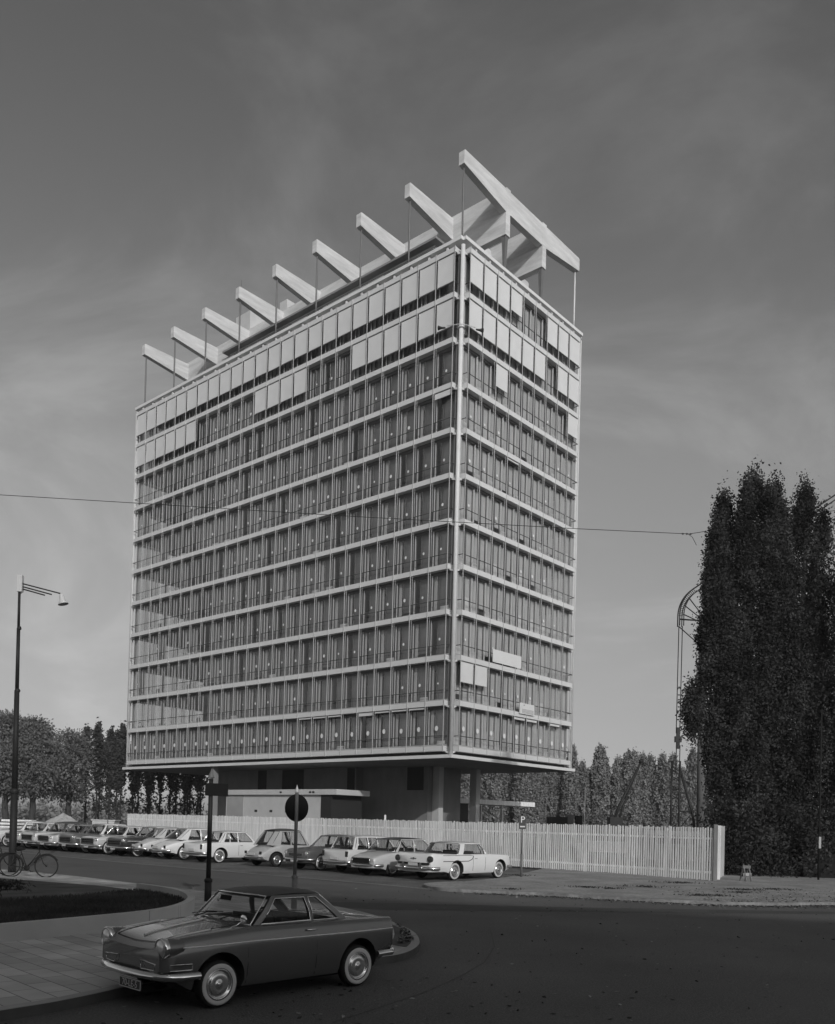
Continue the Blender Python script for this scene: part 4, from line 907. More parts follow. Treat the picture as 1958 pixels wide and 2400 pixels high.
S = sedan(3.83, 1.48, 1.60, 2.40, PT['silver'], r=.31, hood=.80, belt=.98, deck=.90, a0=.75, a1=.35, c1=-.95, c0=-1.45, roofpaint=PT['soft'], ww=False, pilroof=False,
    top=[(1.75, .62), (1.5, .80), (.85, .98), (-1.2, 1.02), (-1.6, .86), (-1.95, .60), (-2.05, .5)], sh=[(1.75, .62), (1.4, .74), (.8, .93), (-1.0, .98), (-1.6, .78), (-2.05, .5)], hw=[(1.75, .5), (1.3, .66), (.3, .72), (-1.0, .74), (-1.7, .60), (-2.05, .50)])
S['x1'] = 1.75; S['x0'] = -2.05; S['tr'] = 1.30; S['cab'].update(wb=.62, wt=.52, br=.10, crown=.10, rin=.55, zb=.955, win=[(.62, .27, -.28, -.28), (-.36, -.36, -.78, -.92)]); S['grille'] = []; S['chrometrim'] = False; S['lamps'] = [(-1.98, .5, .62, .05, -1, .06)]
S['bump'] = [([(1.6, .6), (1.85, .4), (1.9, 0)], .42, .07, 'f'), ([(-1.9, .62), (-2.1, .45), (-2.13, 0)], .42, .07, 'r')]; S['plate'] = [(-2.10, 0, .56, .48)]
c5, _ = car('two_tone_economy_car', 'small pale economy car with domed dark canvas roof, left of the round road sign', place((-4.97, 39.1), 2.40, 1.30), HA, S)

S = sedan(4.50, 1.70, 1.46, 2.65, PT['white'], r=.33, hood=.93, belt=.97, deck=.93, a0=.78, a1=.30, c1=-.92, c0=-1.28, ww=True, win=[(.62, .22, -.22, -.22), (-.30, -.30, -.70, -.72), (-.77, -.74, -.86, -1.08)])
c6, _ = car('white_saloon', 'plain white four-door saloon, third car left of the round road sign post', place((-7.89, 41.18), 2.65, 1.32), HA, S)
S = sedan(4.40, 1.66, 1.52, 2.60, PT['white'], r=.34, hood=.95, belt=1.0, deck=.72, a0=.70, a1=.28, c1=-.95, c0=-1.60, ww=True,
    top=[(1.95, .8), (1.6, .95), (.9, 1.0), (-1.4, 1.02), (-1.8, .90), (-2.25, .68), (-2.45, .55)], sh=[(1.95, .8), (1.5, .92), (-1.2, .96), (-1.9, .80), (-2.45, .58)], hw=[(1.95, .6), (1.5, .78), (0, .83), (-1.5, .78), (-2.1, .62), (-2.45, .5)])
S['x1'] = 1.95; S['x0'] = -2.45; S['grille'] = []; S['cab'].update(rin=.72, br=.12, wb=.70, win=[(.56, .20, -.30, -.30), (-.38, -.38, -.85, -1.1)])
S['bump'] = [([(1.7, .8), (1.98, .6), (2.05, 0)], .46, .12, 'f'), ([(-2.1, .74), (-2.45, .6), (-2.52, 0)], .44, .11, 'r')]; S['plate'] = [(-2.5, 0, .60, .46)]; S['lamps'] = [(-2.33, .55, .62, .05, -1, .07)]
c7, _ = car('white_fastback', 'white rounded fastback between the small beetle-shaped car and the white saloon', place((-10.0, 43.4), 2.60, 1.30), HA, S)
S2 = dict(S); S2['paint'] = PT['cream']; S2['cab'] = dict(S['cab'], zr=1.48, c1=-.90, c0=-1.5); 
c8, _ = car('rounded_small_car', 'cream small car with sloping rounded tail beside the big black saloon', place((-11.6, 45.2), 2.45, 1.30), HA, dict(S2, wb=2.45))

def amer(paint, roofp, H=1.53, L=5.15, hood=.98, fo=.85, rr_=.35, **k):
    S = sedan(L, 1.94, H, 2.95, paint, r=rr_, fo=fo, hood=hood, belt=1.02, deck=hood, a0=.70, a1=.30, c1=-.95, c0=-1.35, roofpaint=roofp, fin=.04, pilroof=True, **k)
    S['cab'].update(bf=.32, br=.25, rin=.94, zb=1.005, win=[(.50, .24, -.33, -.33), (-.41, -.41, -.92, -1.15)]); S['grille'] = [(S['x1']+.02, .62, .56, .84, 3)]; S['strip'] = [[(2.1, .80), (0, .79), (-2.3, .80)]]
    return S
S = amer(PT['black'], PT['white']); c9, _ = car('black_saloon', 'black American saloon with white roof and whitewall tyres, nose out near the fence end', place_out((-12.75, 45.1), 2.95, 1.56), HA+math.pi, S)
S = amer(PT['light'], PT['cream'], H=1.49, hood=.92, fo=.75); car('pale_saloon', 'pale saloon parked nose out tight against the left side of the black and white car', place_out((-14.84, 46.9), 2.95, 1.56), HA+math.pi, S)
S = amer(PT['dark'], PT['white'], H=1.57, hood=1.0, fo=.80); car('two_tone_saloon', 'dark bodied saloon with a wide pale roof, nose out', place_out((-16.46, 48.3), 2.95, 1.56), HA+math.pi, S)
S = amer(PT['cream'], PT['dark'], H=1.46, hood=.90, fo=.92); car('pale_saloon', 'pale saloon with a dark roof and wraparound windscreen, nose out', place_out((-18.07, 49.7), 2.95, 1.56), HA+math.pi, S)
S = amer(PT['light'], PT['soft']); S['cab'].update(zr=1.56, crown=.09, rin=.5); car('convertible', 'pale convertible with its dark canvas top up, nose out', place_out((-19.62, 51.0), 2.95, 1.56), HA+math.pi, S)
S = amer(PT['silver'], PT['cream'], H=1.50, hood=.94, fo=.7, L=4.8); car('grey_saloon', 'light grey saloon with pale roof half hidden by the street lamp post', place_out((-21.35, 52.5), 2.95, 1.56), HA+math.pi, S)
S = amer(PT['cream'], PT['white']); car('pale_saloon', 'pale saloon cut by the left edge of the picture, left of the street lamp', place_out((-23.3, 54.2), 2.95, 1.56), HA+math.pi, S)

# ------------------------------------------------------------------ street furniture
t_ = tag(empty('street_lamp', (-12.62, 29.75, .12)), 'tall dark steel street lamp with a long thin arm and white shade', 'street lamp')
mb = MB(); mb.tube([(0, 0, 0), (0, 0, .9), (0, 0, 2.7)], [.13, .12, .115], 14); mb.lathe([(.12, 2.62), (.15, 2.66), (.15, 2.74), (.10, 2.80)], 16); mb.tube([(0, 0, 2.78), (-.02, 0, 6.1)], [.098, .082], 12); mb.lathe([(.082, 6.05), (.094, 6.1), (.06, 6.16)], 12); mb.tube([(-.02, 0, 6.1), (-.03, 0, 8.2)], [.064, .058], 12); mb.lathe([(.058, 8.15), (.068, 8.2), (.045, 8.26)], 12); mb.tube([(-.03, 0, 8.2), (-.04, 0, 9.52)], [.046, .042], 12); mb.build('post', M['steel'], t_)
mb = MB(); mb.box(-.10, .07, -.08, .08, 9.42, 9.98); mb.build('head_box', M['lsteel'], t_)
mb = MB()
for a, b in (((.07, 9.70), (1.35, 9.40)), ((.07, 9.60), (1.05, 9.36)), ((.07, 9.52), (.82, 9.33))): mb.tube([(a[0], 0, a[1]), (b[0], 0, b[1])], .022, 6)
mb.tube([(.04, 0, 9.45), (.03, 0, 9.38), (-.02, 0, 9.32)], .01, 5); mb.build('arm', M['steel'], t_)
mb = MB(); c = Vector((1.36, 0, 9.40)); ax = Vector((.25, 0, -.97)).normalized(); u = Vector((0, 1, 0)); w = ax.cross(u)
prof = [(.03, 0), (.055, .04), (.08, .10), (.09, .20), (.125, .28), (.175, .36), (.17, .37), (.12, .29), (.07, .20)]
vs = []; n = 18
for (rr, h) in prof:
    for j in range(n): a = 2*math.pi*j/n; vs.append(c+ax*h+(u*math.cos(a)+w*math.sin(a))*rr)
mb.add(vs, [(i*n+j, i*n+(j+1) % n, (i+1)*n+(j+1) % n, (i+1)*n+j) for i in range(len(prof)-1) for j in range(n)], 0, True); mb.build('lamp_shade', M['lsteel'], t_)

t_ = tag(empty('direction_sign', (-4.32, 21.3, .12)), 'dark sign post with a pointed cap, its sign board seen from behind', 'sign')
mb = MB(); mb.tube([(0, 0, 0), (0, 0, .45)], .085, 14); mb.lathe([(.085, .45), (.10, .47), (.10, .52), (.055, .56)], 14); mb.tube([(0, 0, .5), (0.0, 0, 2.95)], [.058, .052], 12); mb.build('post', M['steel'], t_)
mb = MB(); mb.lathe([(.001, 3.17), (.02, 3.12), (.075, 2.99), (.085, 2.97), (.05, 2.96)], 14); mb.build('post_cap', M['gsteel'], t_)
mb = MB(); mb.obox((.14, .0, 2.68), (1, .25, 0), (-.25, 1, 0), .27, .045, .15); mb.build('sign_board', M['signb'], t_)
mb = MB(); mb.box(-.05, .05, -.06, .03, 2.9, 2.93); mb.tube([(-.12, 0.04, 2.85), (-.10, 0.04, 2.90), (-.1, .04, 2.97)], .03, 8); mb.build('sign_bracket', M['steel'], t_)

t_ = tag(empty('round_road_sign', (-2.06, 19.5, .12), R(0)), 'round road sign on a grey post, its dark back towards the viewer', 'sign')
mb = MB(); mb.tube([(0, 0, 0), (0, 0, .75)], .065, 12); mb.lathe([(.065, .73), (.075, .76), (.04, .80)], 12); mb.tube([(0, 0, .75), (0, 0, 2.62)], .040, 12); mb.build('post', M['gsteel'], t_)
mb = MB(); mb.lathe([(.001, 2.78), (.012, 2.74), (.045, 2.64), (.05, 2.61), (.03, 2.6)], 12); mb.build('post_cap', M['lsteel'], t_)
mb = MB(); d = Vector((math.sin(R(38)), -math.cos(R(38)), 0)); u = Vector((math.cos(R(38)), math.sin(R(38)), 0)); vs = []; n = 36
for (rr, h) in ((.001, .012), (.295, .012), (.305, .0), (.30, -.012), (.001, -.012)):
    for j in range(n): a = 2*math.pi*j/n; vs.append(Vector((0.0, .06, 2.27))+d*h+(u*math.cos(a)+Vector((0, 0, 1))*math.sin(a))*rr)
mb.add(vs, [(i*n+j, i*n+(j+1) % n, (i+1)*n+(j+1) % n, (i+1)*n+j) for i in range(4) for j in range(n)], 0, True); mb.build('sign_disc', M['signb'], t_)

t_ = tag(empty('parking_sign', (5.23, 35.0, .09)), 'small dark parking sign with a white P on a post before the fence', 'sign')
mb = MB(); mb.tube([(0, 0, 0), (0, 0, .9)], .045, 10); mb.tube([(0, 0, .9), (0, 0, 2.35)], .033, 10); mb.build('post', M['gsteel'], t_)
mb = MB(); mb.box(-.135, .135, -.045, -.03, 1.88, 2.42, 0); mb.build('sign_plate', M['signblue'], t_)
mb = MB(); mb.lathe([(.001, 2.50), (.03, 2.46), (.045, 2.42)], 10); mb.build('post_cap', M['steel'], t_)
me = text_mesh('P', .36, .002); me.materials.append(M['signw']); o = obj('sign_letter', me, t_); o.location = (0.005, -.049, 2.245); o.rotation_euler = (math.pi/2, 0, 0)
mb = MB(); mb.box(-.095, .095, -.049, -.046, 1.955, 2.005); mb.build('sign_caption', M['signw'], t_)

t_ = tag(empty('road_barrier', (14.45, 35.9, 0.09), R(8)), 'small striped wooden trestle barrier at the edge of the dark trees', 'barrier')
mb = MB()
for s_ in (-.11, .11):
    mb.obox((s_, -.12, .33), (1, 0, 0), (0, 1, -.38), .02, .025, .37); mb.obox((s_, .12, .33), (1, 0, 0), (0, 1, .38), .02, .025, .37)
mb.build('leg', M['oldwood'], t_)
for z, m in ((.58, 'gsteel'), (.28, 'frame')): mb = MB(); mb.box(-.17, .17, -.05-.13*(1-z/.66), -.03-.13*(1-z/.66), z-.06, z+.06); mb.build('board', M[m], t_)
t_ = tag(empty('kiosk', (19.3, 40.2, .0), R(-12)), 'dark boxy kiosk under the trees at the right edge', 'kiosk')
mb = MB(); mb.box(-.5, 1.6, 0, 1.6, 0, 1.25); mb.build('wall', M['black'], t_); mb = MB(); mb.box(-.58, 1.7, -.08, 1.7, 1.252, 1.32); mb.build('roof', M['black'], t_)
t_ = tag(empty('utility_pole', (18.6, 38.4, 0)), 'slim dark pole with a short white marker band, in front of the trees', 'pole')
mb = MB(); mb.tube([(0, 0, 0), (0, 0, 7.5)], [.045, .035], 10); mb.build('pole', M['black'], t_); mb = MB(); mb.box(-.05, .05, -.085, -.06, 1.45, 1.95); mb.build('marker', M['frame'], t_)
# overhead wire
W3 = [(x*1.14, 47.65, 2.15+(z-2.15)*1.14) for x, z in ((-40, 17.95), (-18.87, 17.12), (-12.6, 16.9), (-2, 16.52), (8.55, 16.21), (13.81, 16.10), (14.35, 16.2), (20.04, 17.27), (40, 21))]
t_ = tag(empty('overhead_wire', (0, 47.65, 18.0)), 'thin wire strung across the street in front of the tower', 'wire')
mb = MB(); mb.tube([(x, y-47.65, z-18.0) for x, y, z in W3], .018, 5); mb.build('wire', M['steel'], t_)
mb = MB()
for dx in (0, .22, .42): mb.lathe([(.001, -.07), (.045, -.03), (.045, .03), (.001, .07)], 8, 'X', c=(15.4+dx, 0, .05))
mb.tube([(15.7, 0, .04), (15.92, 0, -.12), (16.15, 0, -.55)], .014, 5); mb.build('insulator', M['steel'], t_)

# ------------------------------------------------------------------ bicycles
def bicycle(loc, rz, label):
    b = tag(empty('bicycle', loc, rz), label, 'bicycle'); r = .345
    for x in (-.53, .53):
        m = MB(); n = 40; m.tube([(x+r*math.cos(2*math.pi*k/n), 0, r+r*math.sin(2*math.pi*k/n)) for k in range(n)], .019, 6, 0, closed=True)
        for k in range(14): a = math.pi*2*k/14; m.tube([(x, 0, r), (x+r*.97*math.cos(a), 0, r+r*.97*math.sin(a))], .0022, 3, 1)
        m.lathe([(.001, -.04), (.022, -.035), (.022, .035), (.001, .04)], 10, 'Y', c=(x, 0, r)); m.build('wheel', [M['rubber'], M['gsteel']], b)
    m = MB(); bb = (-.06, 0, .28); hd = (.30, 0, .86); hl = (.33, 0, .72); st = (-.22, 0, .72)
    for p, q in ((bb, st), (bb, (.31, 0, .80)), ((-.02, 0, .36), hl), (bb, (-.53, 0, .345)), (st, (-.53, 0, .345))): m.tube([p, q], .016, 8)
    m.tube([hd, hl, (.36, 0, .62), (.44, 0, .42), (.53, 0, .345)], .016, 8); m.build('frame', M['steel'], b)
    m = MB(); m.tube([(.28, 0, .84), (.26, 0, .98)], .012, 6); m.tube([(.10, -.26, .98), (.24, -.20, 1.0), (.27, 0, .98), (.24, .20, 1.0), (.10, .26, .98)], .012, 6); m.build('handlebar', M['steel'], b)
    m = MB(); m.tube([(-.22, 0, .72), (-.26, 0, .84)], .012, 6); m.tube([(-.42, 0, .88), (-.34, 0, .88), (-.22, 0, .87), (-.12, 0, .86)], [.03, .085, .06, .02], 8); m.build('saddle', M['black'], b)
    m = MB(); n = 12
    for x, a0_, a1_ in ((-.53, 0.1, 2.9), (.53, .5, 2.9)): m.tube([(x+(r+.035)*math.cos(a), 0, r+(r+.035)*math.sin(a)) for a in np.linspace(a0_, a1_, n)], .018, 6)
    m.box(-.72, -.25, -.07, .07, .74, .755); m.lathe([(.001, -.01), (.09, -.008), (.09, .008), (.001, .01)], 18, 'Y', c=bb); m.tube([bb, (.06, .06, .16)], .01, 5); m.tube([bb, (-.18, -.06, .40)], .01, 5); m.box(.01, .11, .06, .14, .15, .17)
    m.build('mudguard', M['steel'], b)
    return b
bicycle((-11.25, 27.75, .12), R(6), 'dark ladies bicycle standing beside the foot of the street lamp')
bicycle((-12.55, 27.95, .12), R(14), 'second dark bicycle at the left edge, mostly behind the lamp post')

# ------------------------------------------------------------------ trees
def trunk(mb, p0, p1, r0, r1, seg=5, wob=.1, r=rnd, n=8):
    P = []; p0 = Vector(p0); p1 = Vector(p1)
    for i in range(seg+1): t = i/seg; P.append(p0.lerp(p1, t)+Vector((r.uniform(-wob, wob), r.uniform(-wob, wob), 0))*(0 if i in (0,) else 1))
    mb.tube(P, [r0+(r1-r0)*i/seg for i in range(seg+1)], n); return P
def flame(g, n, c, z0, z1, rad, clump, per, size_z=1.0, shell=.55, fl=1.0, droop=0):
    """leaf centres of a fastigiate crown: clumps of leaves gathered on rising branches"""
    out = []
    for i in range(n):
        t = g.random()**.85; z = z0+(z1-z0)*t; rr = rad*np.interp(t, [0, .08, .3, .6, .85, .95, 1], [.45, .7, 1, .95, .62, .35, .05]); a = g.random()*2*np.pi
        q = rr*(shell+(1-shell)*g.random())*(1 if g.random() < .75 else g.random())
        cc = np.array([c[0]+q*np.cos(a), c[1]+q*np.sin(a), z]); m = int(per*(.5+g.random()))
        P = g.normal(size=(m, 3))*np.array([clump*.5, clump*.5, clump*1.3*size_z]); out.append(cc+P)
    return np.concatenate(out)
def near_poplar(loc, lobes, leaf, n, seed, label, trunkh, r0=.28, per=150, clump=.34):
    g = np.random.default_rng(seed); t = tag(empty('poplar_tree', loc), label, 'tree', 'dark poplars at the right')
    C = [flame(g, max(8, int(n*w)), (cx, cy), z0, z1, rad, clump, per) for (cx, cy, z0, z1, rad, w) in lobes]
    obj('crown', leaves_mesh('crown', np.concatenate(C), leaf, M['leafn'], seed), t)
    mb = MB(); rr = random.Random(seed); trunk(mb, (0, 0, 0), (0, 0, trunkh), r0, .06, 7, .08, rr)
    for (cx, cy, z0, z1, rad, w) in lobes: trunk(mb, (0, 0, max(.4, z0*.5)), (cx, cy, z1*.85), r0*.4, .03, 5, .08, rr, 6)
    mb.build('trunk', M['bark'], t); return t
near_poplar((17.6, 43.8, 0), [(0, 0, 2.0, 19.7, 1.25, .30), (-1.42, .1, 4, 18.5, .95, .22), (1.05, -.1, 4, 18.9, 1.0, .22), (1.55, .2, 3, 16.8, .9, .2), (-.6, -.7, 2, 18.9, .7, .14), (.7, -.8, .6, 11, 1.5, .16), (-1.75, -.3, 9.5, 17.9, .5, .12), (1.6, .2, 7, 17.9, .6, .12), (-.4, -.9, .8, 9, 1.0, .12), (.4, -.9, 8, 18.6, .6, .1)], .066, 620, 21, 'tallest dark poplar, its many-pointed crown highest at the right', 17)
near_poplar((15.9, 43.0, 0), [(.25, 0, 3.0, 13.4, .70, .4), (.8, -.2, 1, 12, 1.0, .4), (-1.25, .1, 6.9, 8.8, .50, .14), (-.6, .1, 9.0, 10.3, .36, .06), (-.75, .2, 10.9, 12.3, .34, .06), (-.45, 0, 12.2, 14.2, .40, .08), (-.35, 0, 13.2, 16.4, .55, .14), (-.3, 0, 5.2, 7.6, .5, .1)], .066, 330, 22, 'lower leafy poplar bulging out on the left of the dark group', 10, r0=.2)
near_poplar((20.25, 43.9, 0), [(0, 0, 2.0, 19.1, 1.15, .45), (.9, 0, 3, 17.6, 1.0, .3), (-.8, -.6, .6, 13, 1.3, .3), (.6, -.9, .6, 10, 1.6, .3)], .066, 480, 23, 'dark poplar with a single pointed tip, right of the tallest one', 16)
near_poplar((22.6, 42.6, 0), [(0, 0, 2.0, 17.8, 1.3, .5), (-1.0, -.3, 1, 14, 1.3, .3), (.9, 0, 1, 15.5, 1.2, .3)], .066, 400, 24, 'dark poplar cut by the right edge of the picture', 15)
near_poplar((25.6, 42.0, 0), [(0, 0, 1.5, 18.5, 1.6, 1)], .09, 220, 25, 'dark poplar beyond the right edge of the picture', 15)
g = np.random.default_rng(31); hx = g.uniform(15.0, 26, 520); C = np.concatenate([np.array([x, 41.0+g.normal()*.5, g.uniform(.2, 3.2)])+g.normal(size=(70, 3))*np.array([.4, .3, .45]) for x in hx])
C[:, 2] = np.abs(C[:, 2])
tag(obj('undergrowth', leaves_mesh('undergrowth', C, .075, M['leafn'], 32)), 'dense dark shrubs filling the space under the poplars', 'shrubs', kind='stuff')

# far poplars on the right, three shapes copied
def far_poplar(seed, H, W_, leafm, per=34, n=190, lo=.05):
    g = np.random.default_rng(seed); t = empty('poplar_tree', (0, 0, 0)); C = flame(g, n, (0, 0), H*lo, H, W_, .38, per, shell=.35)
    C = np.concatenate([C, flame(g, n//3, (W_*.55, 0), H*lo, H*.86, W_*.5, .35, per), flame(g, n//3, (-W_*.5, .1), H*lo, H*.8, W_*.5, .35, per)])
    obj('crown', leaves_mesh('crown', C, .20, leafm, seed), t); mb = MB(); mb.tube([(0, 0, 0), (0, 0, H*.8)], [.18, .05], 6); mb.build('trunk', M['barkl'], t); return t
GR = 'far row of poplars right of the tower'; protos = []
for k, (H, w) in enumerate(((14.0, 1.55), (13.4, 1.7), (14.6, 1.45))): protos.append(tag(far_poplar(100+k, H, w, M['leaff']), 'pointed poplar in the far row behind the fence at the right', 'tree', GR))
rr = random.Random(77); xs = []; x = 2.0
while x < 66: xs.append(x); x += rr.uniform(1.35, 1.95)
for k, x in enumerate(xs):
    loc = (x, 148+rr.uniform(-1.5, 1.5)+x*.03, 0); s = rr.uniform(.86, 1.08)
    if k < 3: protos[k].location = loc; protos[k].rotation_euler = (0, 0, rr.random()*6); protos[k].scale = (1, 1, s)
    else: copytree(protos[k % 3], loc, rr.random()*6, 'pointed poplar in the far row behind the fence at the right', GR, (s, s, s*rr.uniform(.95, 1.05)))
# left side: slender poplars with light showing between their stems
def stem_poplar(seed, H, W_):
    g = np.random.default_rng(seed); t = empty('slender_poplar', (0, 0, 0)); rs = random.Random(seed)
    C = flame(g, 95, (0, 0), H*.46, H, W_*.9, .34, 22, shell=.3); C = np.concatenate([C, flame(g, 34, (0, 0), H*.10, H*.55, W_*.8, .26, 9, shell=.2)])
    obj('crown', leaves_mesh('crown', C, .19, M['leafl'], seed), t)
    mb = MB(); trunk(mb, (0, 0, 0), (0, 0, H*.9), .15, .04, 6, .08, rs, 6)
    for k in range(10): z = H*(.12+.06*k); a = rs.random()*6.28; mb.tube([(0, 0, z), (math.cos(a)*W_*.6, math.sin(a)*W_*.6, z+1.4)], [.05, .015], 4)
    mb.build('trunk', M['bark'], t); return t
GL = 'slender poplars behind the car park at the left'; protos = []; lab = 'slender dark poplar with bare lower stem behind the car park'
for k, (H, w) in enumerate(((13.6, 1.0), (12.6, 1.05), (13.9, .9))): protos.append(tag(stem_poplar(200+k, H, w), lab, 'tree', GL))
xs = []; x = -41.5
while x < -19.5: xs.append(x); x += rr.uniform(.62, 1.15)
for k, x in enumerate(xs):
    loc = (x, 120+rr.uniform(-3, 3), 0)
    if k < 3: protos[k].location = loc
    else: copytree(protos[k % 3], loc, rr.random()*6, lab, GL, (1, 1, rr.uniform(.88, 1.05)))
def broad_tree(seed, loc, H, W_, label, dens=1.0, leafm='leafb', group=None):
    g = np.random.default_rng(seed); rs = random.Random(seed); t = tag(empty('broad_tree', loc), label, 'tree', group); mb = MB()
    trunk(mb, (0, 0, 0), (0, 0, H*.42), .42, .30, 4, .12, rs, 9); C = []
    for k in range(15):
        a = k*2.4+rs.random(); e = H*(.42+.5*rs.random()); q = W_*(.35+.6*rs.random())*(1.15-e/H*.6); tip = (math.cos(a)*q, math.sin(a)*q, e+H*.05)
        trunk(mb, (0, 0, H*(.22+.02*k % .2)), tip, .14, .03, 4, .2, rs, 5)
    nC = int(210*dens)
    for k in range(nC):
        a = rs.random()*6.283; u = rs.random(); z = H*(.33+.67*u); R_ = W_*math.sin(math.pi*min(1, (u*.86+.16)))**.6; q = R_*(rs.random()**.4)
        m = int(95*(.4+rs.random())); C.append(np.array([math.cos(a)*q, math.sin(a)*q, z])+g.normal(size=(m, 3))*np.array([.75, .75, .42]))
    obj('crown', leaves_mesh('crown', np.concatenate(C), .15, M[leafm], seed), t); mb.build('trunk', M['bark'], t); return t
GB = 'broad trees at the left edge'
broad_tree(301, (-51.5, 110, 0), 13.4, 6.4, 'broad feathery tree at the far left edge of the picture', 1.0, group=GB)
broad_tree(302, (-46.4, 107, 0), 13.5, 5.6, 'broad tree right behind the street lamp post', 1.0, group=GB)
broad_tree(303, (-43.6, 108, 0), 13.0, 4.6, 'broad tree with a thick forked trunk above the sand heap', .95, group=GB)
broad_tree(304, (-40.6, 112, 0), 12.0, 2.2, 'thin-topped tree next to the slender poplars', .5, group=GB)
broad_tree(305, (-57, 112, 0), 15, 5.0, 'broad tree just beyond the left edge', .7, group=GB)
# far woodland behind the site, low and pale
g = np.random.default_rng(41); hx = g.uniform(-150, 160, 900); C = np.concatenate([np.array([x, 235+g.normal()*5, abs(g.normal())*1.6+.6])+g.normal(size=(26, 3))*np.array([1.4, 1.0, .7]) for x in hx]); C[:, 2] = np.abs(C[:, 2])
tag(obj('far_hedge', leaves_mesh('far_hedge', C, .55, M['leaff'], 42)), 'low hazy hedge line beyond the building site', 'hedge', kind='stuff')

# ------------------------------------------------------------------ building site things
t_ = tag(empty('tower_crane', (26.3, 75, 0)), 'smooth tubular crane mast with curved lattice jib, half hidden by the poplars', 'crane')
mb = MB(); mb.tube([(.0, 0, 0), (-.25, 0, 20.0)], [.34, .28], 18); mb.build('mast', M['gsteel'], t_)
mb = MB()
for k in range(26): z = 2.6+k*.7; mb.tube([(-.36-.0125*z*0, 0, z), (-.52, 0, z)], .018, 4)
mb.tube([(-.5, 0, .5), (-.66, 0, 20)], .012, 4); mb.build('ladder', M['steel'], t_)
mb = MB(); cen = (.6, 20.2); n = 16; outr = []; inr = []
for k in range(n+1):
    a = math.pi-(k/n)*math.pi*.30
    outr.append((cen[0]+2.85*math.cos(a), 0, cen[1]+2.85*math.sin(a))); inr.append((cen[0]+2.50*math.cos(a), 0, cen[1]+2.50*math.sin(a)))
o2 = outr[-1]; outr += [(o2[0]+3*k, 0, o2[2]+2.1*k) for k in (1, 2, 3, 4)]; i2 = inr[-1]; inr += [(i2[0]+3*k, 0, i2[2]+2.1*k) for k in (1, 2, 3, 4)]
for y in (-.25, .25):
    mb.tube([(p[0], y, p[2]) for p in [(-2.25, 0, 19.3)]+outr], .055, 6); mb.tube([(p[0], y, p[2]) for p in [(-1.9, 0, 19.3)]+inr], .045, 6)
for k in range(0, len(outr), 1): mb.tube([outr[k], inr[k]], .03, 5)
for k in (1, 6, 11): mb.tube([inr[k], (.3, 0, 19.6-.2*(11-k)*.1)], .05, 5)
mb.tube([(-2.2, 0, 19.9), (.2, 0, 19.8)], .07, 6); mb.tube([(-2.25, 0, 19.3), (-1.2, 0, 18.4), (-.2, 0, 17.6)], .05, 6); mb.build('jib', M['steel'], t_)
mb = MB()
for dx in (-2.22, -1.92): mb.tube([(dx, 0, 19.3), (dx-.03, 0, 10.2)], .042, 5); mb.tube([(dx+.02, 0, 9.2), (dx, 0, 6.8)], .042, 5)
mb.build('hoist_rope', M['steel'], t_)
mb = MB(); mb.box(-2.36, -1.82, -.15, .15, 9.45, 9.95); mb.box(-2.22, -1.96, -.12, .12, 8.9, 10.7); mb.build('hook_block', M['steel'], t_)
t_ = tag(empty('pile_driver', (24.25, 75.5, 0)), 'dark lattice leader with a slanting brace left of the crane mast', 'machine')
mb = MB()
for dx in (-.34, .34): mb.tube([(dx, 0, 0), (dx, 0, 7.9)], .09, 6)
for k in range(9): mb.tube([(-.34, 0, .6+.8*k), (.34, 0, 1.0+.8*k)], .04, 4); mb.tube([(.34, 0, .6+.8*k), (-.34, 0, 1.0+.8*k)], .04, 4)
mb.build('leader', M['steel'], t_); mb = MB(); mb.tube([(.3, 0, 7.4), (1.5, 0, 3.4), (1.9, 0, 1.0)], .11, 6); mb.tube([(.3, 0, 5.2), (1.0, 0, 5.2)], .05, 5); mb.tube([(.3, 0, 3.6), (1.4, 0, 3.6)], .05, 5); mb.tube([(.3, 0, 2.0), (1.3, 0, 3.3)], .05, 5); mb.build('brace', M['steel'], t_)
t_ = tag(empty('excavator', (20.2, 77, 0)), 'dark excavator behind the fence, its boom slanting up to the right', 'machine')
mb = MB(); mb.tube([(-1.2, 0, 1.5), (-.3, 0, 4.0), (1.5, 0, 7.9)], [.16, .13, .09], 6); mb.tube([(-.6, 0, 1.5), (.0, 0, 4.0), (1.5, 0, 7.8)], [.1, .08, .05], 5); mb.lathe([(.001, -.12), (.2, -.1), (.2, .1), (.001, .12)], 12, 'Y', c=(1.5, 0, 7.9)); mb.build('boom', M['steel'], t_)
mb = MB(); mb.box(-2.6, -.4, -1, 1, .8, 2.2); mb.box(-1.3, -.2, -.9, .2, 2.2, 3.0); mb.build('cab', M['steel'], t_)
mb = MB(); mb.box(-2.9, .1, -1.3, -.8, 0, .78); mb.box(-2.9, .1, .8, 1.3, 0, .78); mb.build('track', M['rubber'], t_)
t_ = tag(empty('site_machine', (11.6, 60, 0)), 'small dark site machine peeping over the fence right of the parking sign', 'machine')
mb = MB(); mb.box(-.9, .3, -.6, .6, .5, 2.72); mb.build('body', M['steel'], t_); mb = MB(); mb.box(.3, .75, -.4, .4, 2.2, 2.9); mb.build('bucket', M['gsteel'], t_); mb = MB(); mb.box(.95, 1.35, -.3, .3, 1.0, 2.85); mb.build('cab', M['steel'], t_)
for x in (-.6, .5): m_ = MB(); m_.lathe([(.001, -.1), (.4, -.1), (.4, .1), (.001, .1)], 16, 'Y', c=(x, -.7, .4)); m_.build('wheel', M['rubber'], t_)
t_ = tag(empty('site_mast', (13.6, 62, 0)), 'thin white pole standing up behind the fence', 'pole'); mb = MB(); mb.tube([(0, 0, 0), (0, 0, 4.9)], .035, 6); mb.build('pole', M['signw'], t_)
